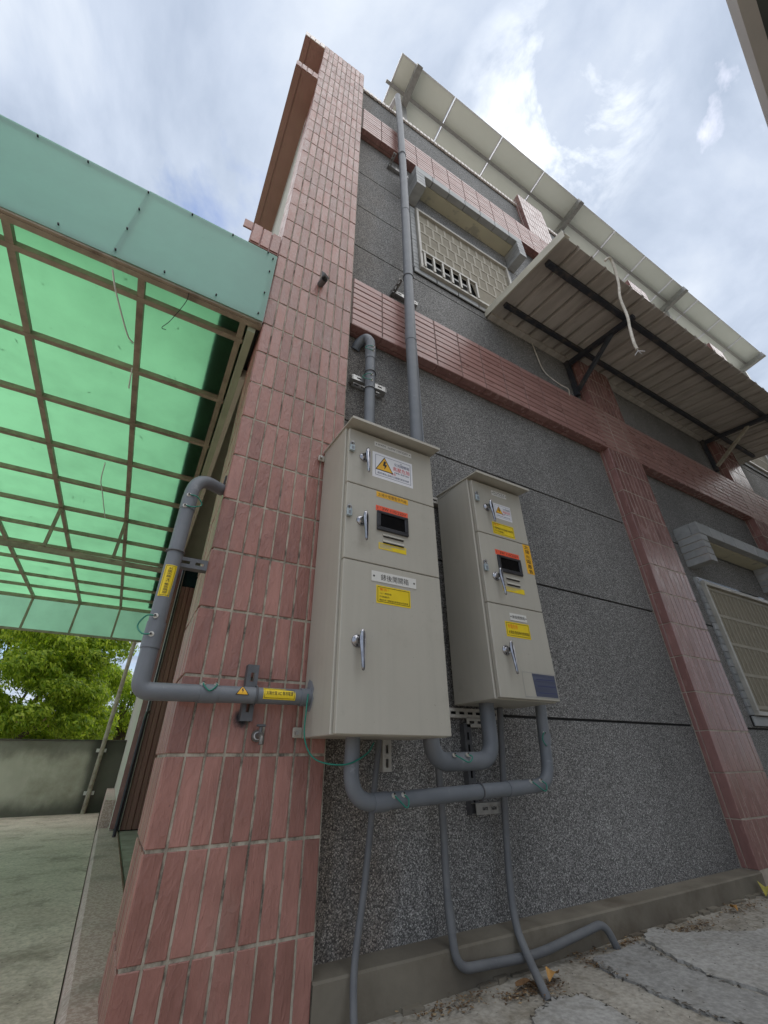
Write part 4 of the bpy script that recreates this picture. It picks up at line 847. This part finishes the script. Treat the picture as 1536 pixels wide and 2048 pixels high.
t = bracket('pipe_bracket', ((1.42, 1.756, -.21), (0, 0, 1), (0, -1, 0), .35), m_greyp, 'dark vertical strut behind the U shaped conduit')
t = bracket('pipe_bracket', ((1.40, 1.725, -.185), (1, 0, 0), (0, -1, 0), .15), m_steel, 'slotted strut under the long low conduit run')
t = bracket('pipe_bracket', ((.372, 1.659, .115), (0, 0, 1), (0, -1, 0), .185), m_greyp, 'dark grey painted strut on the pink pillar under the horizontal conduit')
t = bracket('pipe_bracket', ((.035, 1.69, .655), (1, 0, 0), (0, -1, 0), .108), m_greyp, 'dark grey strut tying the upright conduit to the pillar side')
b = MB(); channel(b, (.745, 1.722, 2.10), (1, 0, 0), (0, -1, 0), .235, .041, .022); channel(b, (.752, 1.756, 2.085), (1, 0, 0), (0, -1, 0), .22, .041, .012)
for x in (.76, .965): channel(b, (x, 1.744, 2.098), (0, -1, 0), (1 if x > .9 else -1, 0, 0), .045, .04, .02)
t = obj('pipe_bracket', b, m_steel); tag(t, 'square slotted strut frame behind the gooseneck conduit', 'bracket', 'slotted steel pipe brackets')
for z, lb in ((3.33, 'slotted strut behind the tall conduit above the lower tiled band'), (5.72, 'slotted strut behind the tall conduit under the upper tiled band')):
    b = MB(); channel(b, (1.07, 1.756, z), (1, 0, 0), (0, -1, 0), .25); channel(b, (1.075, 1.7559, z - .05), (0, -1, 0), (0, 0, 1), .16, .03, .02); t = obj('pipe_bracket', b, m_steel); tag(t, lb, 'bracket', 'slotted steel pipe brackets')

# ------------------------------------------------------------------ conduits
def conduit(label, path, r_, m=m_pvc, name='conduit_pipe', seg=16, group='grey plastic conduits'):
    p0 = path[0]; T = thing(name, p0, label, 'conduit', group); obj('pipe', MB().tube(path, r_, seg), m, T); return T
def sleeve(T, a, b_, r_, m=m_pvc): obj('coupling', MB().tube([a, b_], r_, 18), m, T)
def clampr(T, c, axis, r_):
    b = MB(); ring(b, c, axis, r_, .003); obj('clamp_ring', b, m_greyp, T)
def bond(T, a, b_, bulge, nrm):
    a = Vector(a); b_ = Vector(b_); nrm = Vector(nrm).normalized(); bu = Vector(bulge)
    for p in (a, b_):
        w_ = obj('bolt', MB().tube([p - nrm * .003, p + nrm * .0015], .0085, 12).tube([p + nrm * .0016, p + nrm * .007], .0042, 8), m_steelp, T)
        obj('bolt_head', MB().tube([p + nrm * .0071, p + nrm * .0085], .0036, 8), m_ink, T)
    obj('bonding_wire', MB().tube(spline([a + nrm * .003, a + bu * .55 + nrm * .008 + (b_ - a) * .02, a.lerp(b_, .5) + bu, b_ + bu * .55 + nrm * .008 - (b_ - a) * .02, b_ + nrm * .003]), .0024, 7), m_greenw, T)
def wrap(T, c, axis, up, r_, length, arc0, arc1, m0, mats, fn, name):
    """Sticker wrapped on a pipe: local u along axis (0..length), v along the arc; fn draws in (u,v) unit space."""
    c = Vector(c); t = Vector(axis).normalized(); a = Vector(up).normalized(); q = t.cross(a)
    b = MB(); flat = MB(); n = 10
    def mp(u, v, h): an = arc0 + (arc1 - arc0) * v; return c + t * (u * length) + (a * math.cos(an) + q * math.sin(an)) * (r_ + h)
    for i in range(n):
        v0, v1 = i / n, (i + 1) / n; b.add([mp(0, v0, .0006), mp(1, v0, .0006), mp(1, v1, .0006), mp(0, v1, .0006)], [(0, 1, 2, 3)], 0)
    fn(flat)
    b.add([mp(p[0], p[2], .0013 + p[1]) for p in flat.v], flat.f, 0); b.m[-len(flat.f):] = flat.m
    return obj(name, b, [m0] + mats, T, fix=False)
def acfn(flip):
    def fn(b):
        for q in ((.03, .97, .10, .125), (.03, .97, .875, .9), (.03, .04, .125, .875), (.96, .97, .125, .875)):
            k = 6
            if q[1] - q[0] < .05:
                for i in range(k): w0 = q[2] + (q[3] - q[2]) * i / k; w1 = q[2] + (q[3] - q[2]) * (i + 1) / k; b.add([(q[0], 0, w0), (q[1], 0, w0), (q[1], 0, w1), (q[0], 0, w1)], [(0, 1, 2, 3)], 1)
            else:
              for i in range(k): u0 = q[0] + (q[1] - q[0]) * i / k; u1 = q[0] + (q[1] - q[0]) * (i + 1) / k; b.add([(u0, 0, q[2]), (u1, 0, q[2]), (u1, 0, q[3]), (u0, 0, q[3])], [(0, 1, 2, 3)], 1)
        v, f = text_geo('太陽光電 AC 專用電源'); b.add([(.08 + p[0] * .84, .0004, .34 + p[1] * .34) for p in v], f, 1)
    return fn
# tall roof conduit with a thin companion
T = conduit('tall grey conduit rising from the larger cabinet past both bands to the roof', spline([(1.131, 1.585, 1.36), (1.129, 1.585, 2.1), (1.128, 1.585, 2.6), (1.137, 1.585, 3.3), (1.150, 1.585, 4.5), (1.158, 1.587, 5.8), (1.158, 1.59, 7.0), (1.153, 1.592, 7.56)]), .038)
for z, x in ((2.55, 1.128), (4.45, 1.15), (5.72, 1.157)): sleeve(T, (x, 1.585, z), (x + .0005, 1.5855, z + .10), .0405)
for z, x in ((3.35, 1.138), (5.70, 1.157)): clampr(T, (x, 1.586, z), (0, 0, 1), .0415)
obj('top_arm', MB().bar((1.153, 1.59, 7.58), (1.10, 2.0, 7.62), .05, .02), m_alum, T)
T = conduit('thin grey conduit strapped along the right of the tall roof conduit', spline([(1.181, 1.60, 1.36), (1.178, 1.605, 2.5), (1.185, 1.605, 3.4), (1.203, 1.605, 5.0), (1.208, 1.607, 6.5), (1.203, 1.608, 7.45)]), .0125, m_pvc2)
# gooseneck
T = conduit('gooseneck conduit entering the wall under the lower tiled band', spline([(.845, 1.66, 1.36), (.845, 1.66, 1.9), (.845, 1.66, 2.40), (.841, 1.664, 2.455), (.832, 1.676, 2.493), (.818, 1.695, 2.51), (.80, 1.72, 2.50), (.782, 1.745, 2.47), (.775, 1.765, 2.44)]), .0325)
sleeve(T, (.845, 1.66, 2.27), (.845, 1.66, 2.40), .0355); clampr(T, (.845, 1.66, 2.14), (0, 0, 1), .036); clampr(T, (.845, 1.66, 1.99), (0, 0, 1), .036)
bond(T, (.851, 1.6255, 2.37), (.848, 1.6255, 2.33), (-.055, .01, -.01), (.1, -1, 0)); bond(T, (.842, 1.6265, 2.10), (.842, 1.6265, 2.05), (-.06, .01, -.02), (0, -1, 0))
# L run from the large cabinet round the pillar corner and up
rr = .0268; yl = 1.594
T = conduit('grey conduit leaving the larger cabinet sideways and climbing past the pillar corner', fillet([(.583, yl, .197), (.022, yl, .187), (.018, yl, 1.005), (.135, 1.70, 1.035)], [.036, .10], 10), rr)
sleeve(T, (.20, yl, .190), (.255, yl, .191), .0295); sleeve(T, (.545, yl, .1965), (.583, yl, .197), .0305); sleeve(T, (.021, yl, .315), (.0215, yl, .40), .0295); sleeve(T, (.019, yl, .84), (.019, yl, .90), .0285)
clampr(T, (.383, yl, .1935), (1, 0, 0), .0305); clampr(T, (.0195, yl, .66), (0, 0, 1), .0305)
bond(T, (.205, yl - .012, .2175), (.247, yl - .012, .218), (0, -.022, -.022), (0, -.35, 1)); bond(T, (.012, yl - .0285, .415), (.014, yl - .0285, .355), (-.045, .01, -.005), (-.3, -1, 0)); bond(T, (.012, yl - .0275, .895), (.008, yl - .0275, .845), (.055, .01, 0), (-.1, -1, 0))
wrap(T, (.405, yl, .194), (1, 0, 0), (0, 0, 1), rr, .115, 2.05, .55, m_yel, [m_ink], acfn(0), 'warning_sticker')
wrap(T, (.0188, yl, .60), (0, 0, -1), (0, -1, 0), rr, .115, -.75, .75, m_yel, [m_ink], acfn(1), 'warning_sticker')
def trifn(b):
    def tr(u0, u1, v0, v1, h, mi):
        n = 8
        for i in range(n):
            f0, f1 = i / n, (i + 1) / n; m_ = (u0 + u1) / 2; hw = (u1 - u0) / 2
            b.add([(m_ - hw * (1 - f0), h, v0 + (v1 - v0) * f0), (m_ + hw * (1 - f0), h, v0 + (v1 - v0) * f0), (m_ + hw * (1 - f1), h, v0 + (v1 - v0) * f1), (m_ - hw * (1 - f1), h, v0 + (v1 - v0) * f1)], [(0, 1, 2, 3)], mi)
    tr(0, 1, .05, .98, 0, 1); tr(.1, .9, .11, .86, .0004, 2)
    b.add([(.46, .001, .66), (.42, .001, .42), (.51, .001, .42), (.46, .001, .2), (.6, .001, .5), (.52, .001, .5), (.56, .001, .66)], [(0, 1, 2, 5, 6), (2, 3, 4, 5)], 1)
wrap(T, (.310, yl, .1925), (1, 0, 0), (0, 0, 1), rr, .046, 1.75, .45, m_pvc, [m_ink, m_oran], trifn, 'hazard_sticker')
o = obj('cable_tail', MB().tube(spline([(.130, 1.695, 1.034), (.147, 1.71, 1.025), (.152, 1.70, 1.045), (.150, 1.69, 1.08)]), .007, 7), m_whitew, T); obj('cable_tail', MB().tube(spline([(.135, 1.70, 1.035), (.140, 1.715, 1.06), (.143, 1.71, 1.12)]), .006, 7), m_blackw, T)
t = obj('wire', MB().tube(spline([(.566, yl - .030, .205), (.560, yl - .04, .15), (.563, yl - .04, .06), (.60, yl - .06, .0), (.68, yl - .12, -.015), (.76, yl - .12, .015), (.80, yl - .10, .05)]), .0026, 7), m_greenw); tag(t, 'green earthing wire looping under the larger cabinet', 'wire')
# low run between the cabinets
T = conduit('low grey conduit run joining the undersides of both cabinets', fillet([(.72, 1.50, .08), (.715, 1.50, -.128), (1.705, 1.548, -.100), (1.755, 1.565, .225)], [.10, .085], 10), .0262)
sleeve(T, (.80, 1.5045, -.1262), (.86, 1.507, -.1245), .029); sleeve(T, (1.742, 1.561, .10), (1.735, 1.559, .055), .0285); sleeve(T, (1.44, 1.535, -.1075), (1.52, 1.539, -.1055), .0285); clampr(T, (1.29, 1.527, -.1118), (1, .05, .03), .03)
bond(T, (.875, 1.486, -.108), (.915, 1.488, -.107), (.02, -.02, -.035), (0, -.7, .7)); bond(T, (1.57, 1.522, -.085), (1.63, 1.525, -.084), (.02, -.025, -.035), (0, -.7, .7)); bond(T, (1.722, 1.54, .10), (1.722, 1.54, .05), (-.03, -.01, 0), (-.5, -1, 0))
# U run
T = conduit('short U shaped conduit hanging between the two cabinets', fillet([(1.083, 1.545, .08), (1.083, 1.545, -.012), (1.405, 1.56, -.008), (1.415, 1.57, .225)], [.085, .085], 10), .0335)
bond(T, (1.17, 1.515, .012), (1.24, 1.519, .013), (.02, -.02, -.025), (0, -.7, .7))
# thin conduits down to the pavement
T = conduit('thin conduit dropping from the larger cabinet to the pavement, leftmost of three', spline([(.915, 1.66, .08), (.885, 1.66, -.15), (.855, 1.655, -.36), (.815, 1.638, -.54), (.795, 1.60, -.63), (.79, 1.575, -.70)]), .0115, m_cable)
T = conduit('thin conduit bending at the plinth and running along it to the right', fillet([(1.205, 1.68, .08), (1.215, 1.68, -.23), (1.197, 1.66, -.45), (1.200, 1.632, -.618), (1.56, 1.622, -.632), (1.955, 1.612, -.590), (2.005, 1.60, -.70)], [.1, .1, .055, .1, .05], 8), .0145, m_cable)
sleeve(T, (1.1985, 1.6575, -.45), (1.1985, 1.645, -.53), .0165, m_cable)
T = conduit('thin conduit from the smaller cabinet curving away onto the pavement', spline([(1.60, 1.68, .225), (1.565, 1.685, -.1), (1.525, 1.675, -.38), (1.50, 1.645, -.54), (1.485, 1.58, -.622), (1.45, 1.50, -.662), (1.435, 1.462, -.685)]), .0145, m_cable)
# hub on top of the small cabinet
hb = MB(); sg = 14
for i in range(6):
    a0 = i * math.pi / 12
    hb.v += [(1.475 + .058 * math.cos(a0) * math.cos(2 * math.pi * k / sg), 1.615 + .058 * math.cos(a0) * math.sin(2 * math.pi * k / sg), 1.385 + .058 * 1.25 * math.sin(a0)) for k in range(sg)]
for i in range(5):
    for k in range(sg): hb.f.append((i * sg + k, i * sg + (k + 1) % sg, (i + 1) * sg + (k + 1) % sg, (i + 1) * sg + k)); hb.m.append(0); hb.s.append(True)
hb.f.append(tuple(5 * sg + k for k in range(sg))); hb.m.append(0); hb.s.append(True)
t = obj('conduit_hub', hb, m_pvc2); tag(t, 'pale domed conduit fitting on top of the smaller cabinet', 'fitting')
# black cables beside the pillar back edge
b = MB().tube(spline([(.235, 5.7, .46), (.215, 5.6, .44), (.205, 5.5, .30), (.200, 5.5, -.2), (.200, 5.5, -.61)]), .016, 8)
t = obj('cable', b, m_blackw); tag(t, 'black cable bending down the dark doorway behind the pillar', 'cable')
m_ov, nto, bo = base('overspray', 0.6, 0, 0.3, (0.05, 0.055, 0.065))
tco = N(nto, 'ShaderNodeTexCoord'); ln = N(nto, 'ShaderNodeVectorMath', operation='LENGTH'); L(nto, tco.outputs['Object'], ln.inputs[0]); no_ = noise(nto, tco.outputs['Object'], 60, 5)
mo = N(nto, 'ShaderNodeMath', operation='MULTIPLY_ADD'); L(nto, no_.outputs[0], mo.inputs[0]); mo.inputs[1].default_value = 0.03; L(nto, ln.outputs['Value'], mo.inputs[2])
ro_ = N(nto, 'ShaderNodeMapRange'); ro_.interpolation_type = 'SMOOTHSTEP'; L(nto, mo.outputs[0], ro_.inputs[0]); ro_.inputs[1].default_value = 0.05; ro_.inputs[2].default_value = 0.018; ro_.inputs[3].default_value = 0.0; ro_.inputs[4].default_value = 0.85; L(nto, ro_.outputs[0], bo.inputs['Alpha'])
for ox, oz in ((.365, .118), (.36, .13)): t = obj('paint_overspray', MB().add([(ox + .055 * math.cos(k * math.pi / 10), Y0 - .0022 - (ox < .363) * .0003, oz + .05 * math.sin(k * math.pi / 10)) for k in range(20)], [tuple(range(20))]), m_ov, cp)
# tap and pipe stub
T = thing('tap', (.423, 1.655, .07), 'small grimy water tap on the pink pillar below the conduit', 'tap')
obj('flange', MB().tube([(.423, 1.6585, .072), (.423, 1.648, .072)], .019, 14), m_brass, T); obj('packing', MB().tube([(.423, 1.6475, .072), (.423, 1.643, .072)], .013, 14), m_white, T)
obj('body', MB().tube([(.423, 1.643, .072), (.424, 1.600, .072)], .010, 12).tube(spline([(.424, 1.602, .071), (.424, 1.592, .062), (.424, 1.590, .044)]), .0085, 10), m_brass, T)
obj('handle', MB().tube([(.424, 1.617, .080), (.424, 1.617, .098)], .006, 8).box(.409, .439, 1.609, 1.625, .0985, .106, c=.002), m_greyp, T)
T = thing('pipe_stub', (.457, 1.655, 2.80), 'short cut grey pipe stub poking out of the pink pillar', 'pipe')
b = MB(); b.tube([(.450, 1.657, 2.80), (.457, 1.59, 2.775)], .022, 14, caps=False); obj('sleeve', b, m_cable, T)
obj('torn_lip', MB().add([(.435, 1.592, 2.775), (.457, 1.585, 2.80), (.482, 1.588, 2.78), (.487, 1.578, 2.783), (.452, 1.575, 2.815), (.428, 1.58, 2.83)], [(0, 1, 4, 5), (1, 2, 3, 4)]), m_cable, T)

# ------------------------------------------------------------------ leaves and litter
def sliver(b, cx, cy, z, sx, sy, n, lo, hi):
    for k in range(n):
        x = random.gauss(cx, sx); y = min(random.gauss(cy, sy), 1.648); a = random.uniform(0, math.pi); l = random.uniform(lo, hi); wd = l * random.uniform(.12, .5)
        dz = gz(x) if z is None else z; h = random.uniform(.002, .012); d1 = Vector((math.cos(a), math.sin(a), random.uniform(-.2, .2))) * l / 2; d2 = Vector((-math.sin(a), math.cos(a), random.uniform(-.4, .4))) * wd / 2; p = Vector((x, y, dz + h))
        b.add([p - d1, p + d2, p + d1, p - d2], [(0, 1, 2, 3)])
b = MB()
for q in ((1.47, 1.535, .05, .03, 420), (1.15, 1.59, .09, .022, 240), (1.36, 1.53, .05, .02, 160), (2.46, 1.56, .09, .025, 420), (2.95, 1.58, .14, .03, 380), (1.78, 1.55, .02, .06, 160), (2.08, 1.60, .05, .02, 130), (1.9, 1.62, .12, .012, 120)): sliver(b, q[0], q[1], None, q[2], q[3], q[4], .006, .02)
obj('leaf_litter', b, m_litter, kind='stuff', fix=False)
b = MB(); sliver(b, 2.2, 1.3, None, .45, .22, 260, .004, .013); sliver(b, 2.6, 1.4, None, .3, .12, 160, .006, .02)
for pl in ([(1.80, 1.58), (1.76, 1.45), (1.755, 1.28), (1.76, 1.13), (1.80, 1.0)], [(2.10, 1.585), (2.04, 1.42), (2.02, 1.26), (2.04, 1.05)], [(1.30, 1.40), (1.44, 1.445), (1.54, 1.41), (1.55, 1.30), (1.5, 1.1)], [(2.3, 1.64), (2.36, 1.53), (2.45, 1.49), (2.62, 1.38)]):
    for i in range(len(pl) - 1):
        for k in range(12):
            t = random.random(); sliver(b, pl[i][0] + (pl[i + 1][0] - pl[i][0]) * t, pl[i][1] + (pl[i + 1][1] - pl[i][1]) * t, None, .006, .006, 5, .005, .02)
obj('crumbs', b, m_crumb, kind='stuff', fix=False)
b = MB()
for q in ((-.03, 4.0, .03, .12, 40), (-.36, 4.2, .05, .1, 26), (-.03, 4.9, .04, .15, 26), (-.22, 4.9, .05, .1, 14), (-.14, 3.0, .06, .1, 30), (-.08, 3.6, .06, .1, 16), (-.06, 2.75, .02, .05, 22), (-.4, 6.5, .4, 1.0, 60), (-.2, 3.4, .14, .5, 60)): sliver(b, q[0], q[1], -.684, q[2], q[3], q[4] * 2, .015, .065)
obj('yard_litter', b, m_crumb, kind='stuff', fix=False)
def leaf(x, y, z, l, wd, rz, m, label, up=.012):
    b = MB(); n = 7; vs = []
    for i in range(n):
        t = i / (n - 1); w_ = wd * math.sin(math.pi * (t * .94 + .03)) ** .8; cz = up * math.sin(math.pi * t) + up * .3 * math.sin(7 * t)
        for s in (-1, 0, 1): vs.append((l * (t - .5), s * w_ / 2, cz + (up * .8 if s else 0) * (.5 + .5 * math.sin(3 * t + s))))
    fs = [(3 * i + k, 3 * i + 3 + k, 3 * i + 4 + k, 3 * i + 1 + k) for i in range(n - 1) for k in range(2)]
    c, s = math.cos(rz), math.sin(rz); b.add([(x + p[0] * c - p[1] * s, y + p[0] * s + p[1] * c, z + p[2]) for p in vs], fs, 0, True)
    tag(obj('dead_leaf', b, m, fix=False), label, 'leaf', 'fallen leaves on the pavement')
leaf(1.545, 1.535, gz(1.5) + .012, .075, .042, .3, m_leafo, 'curled ochre leaf lying beside the curving conduit end', .016)
leaf(1.42, 1.545, gz(1.4) + .008, .07, .035, 2.6, m_leafd, 'dark brown leaf tucked behind the curving conduit end', .012)
leaf(3.30, 1.60, gz(3.3) + .01, .13, .06, .2, m_leafy, 'yellow green leaf at the foot of the second pilaster', .03)
leaf(2.86, 1.565, gz(2.9) + .012, .05, .03, .9, m_leafo, 'small pinkish leaf among the litter near the plinth end', .012)
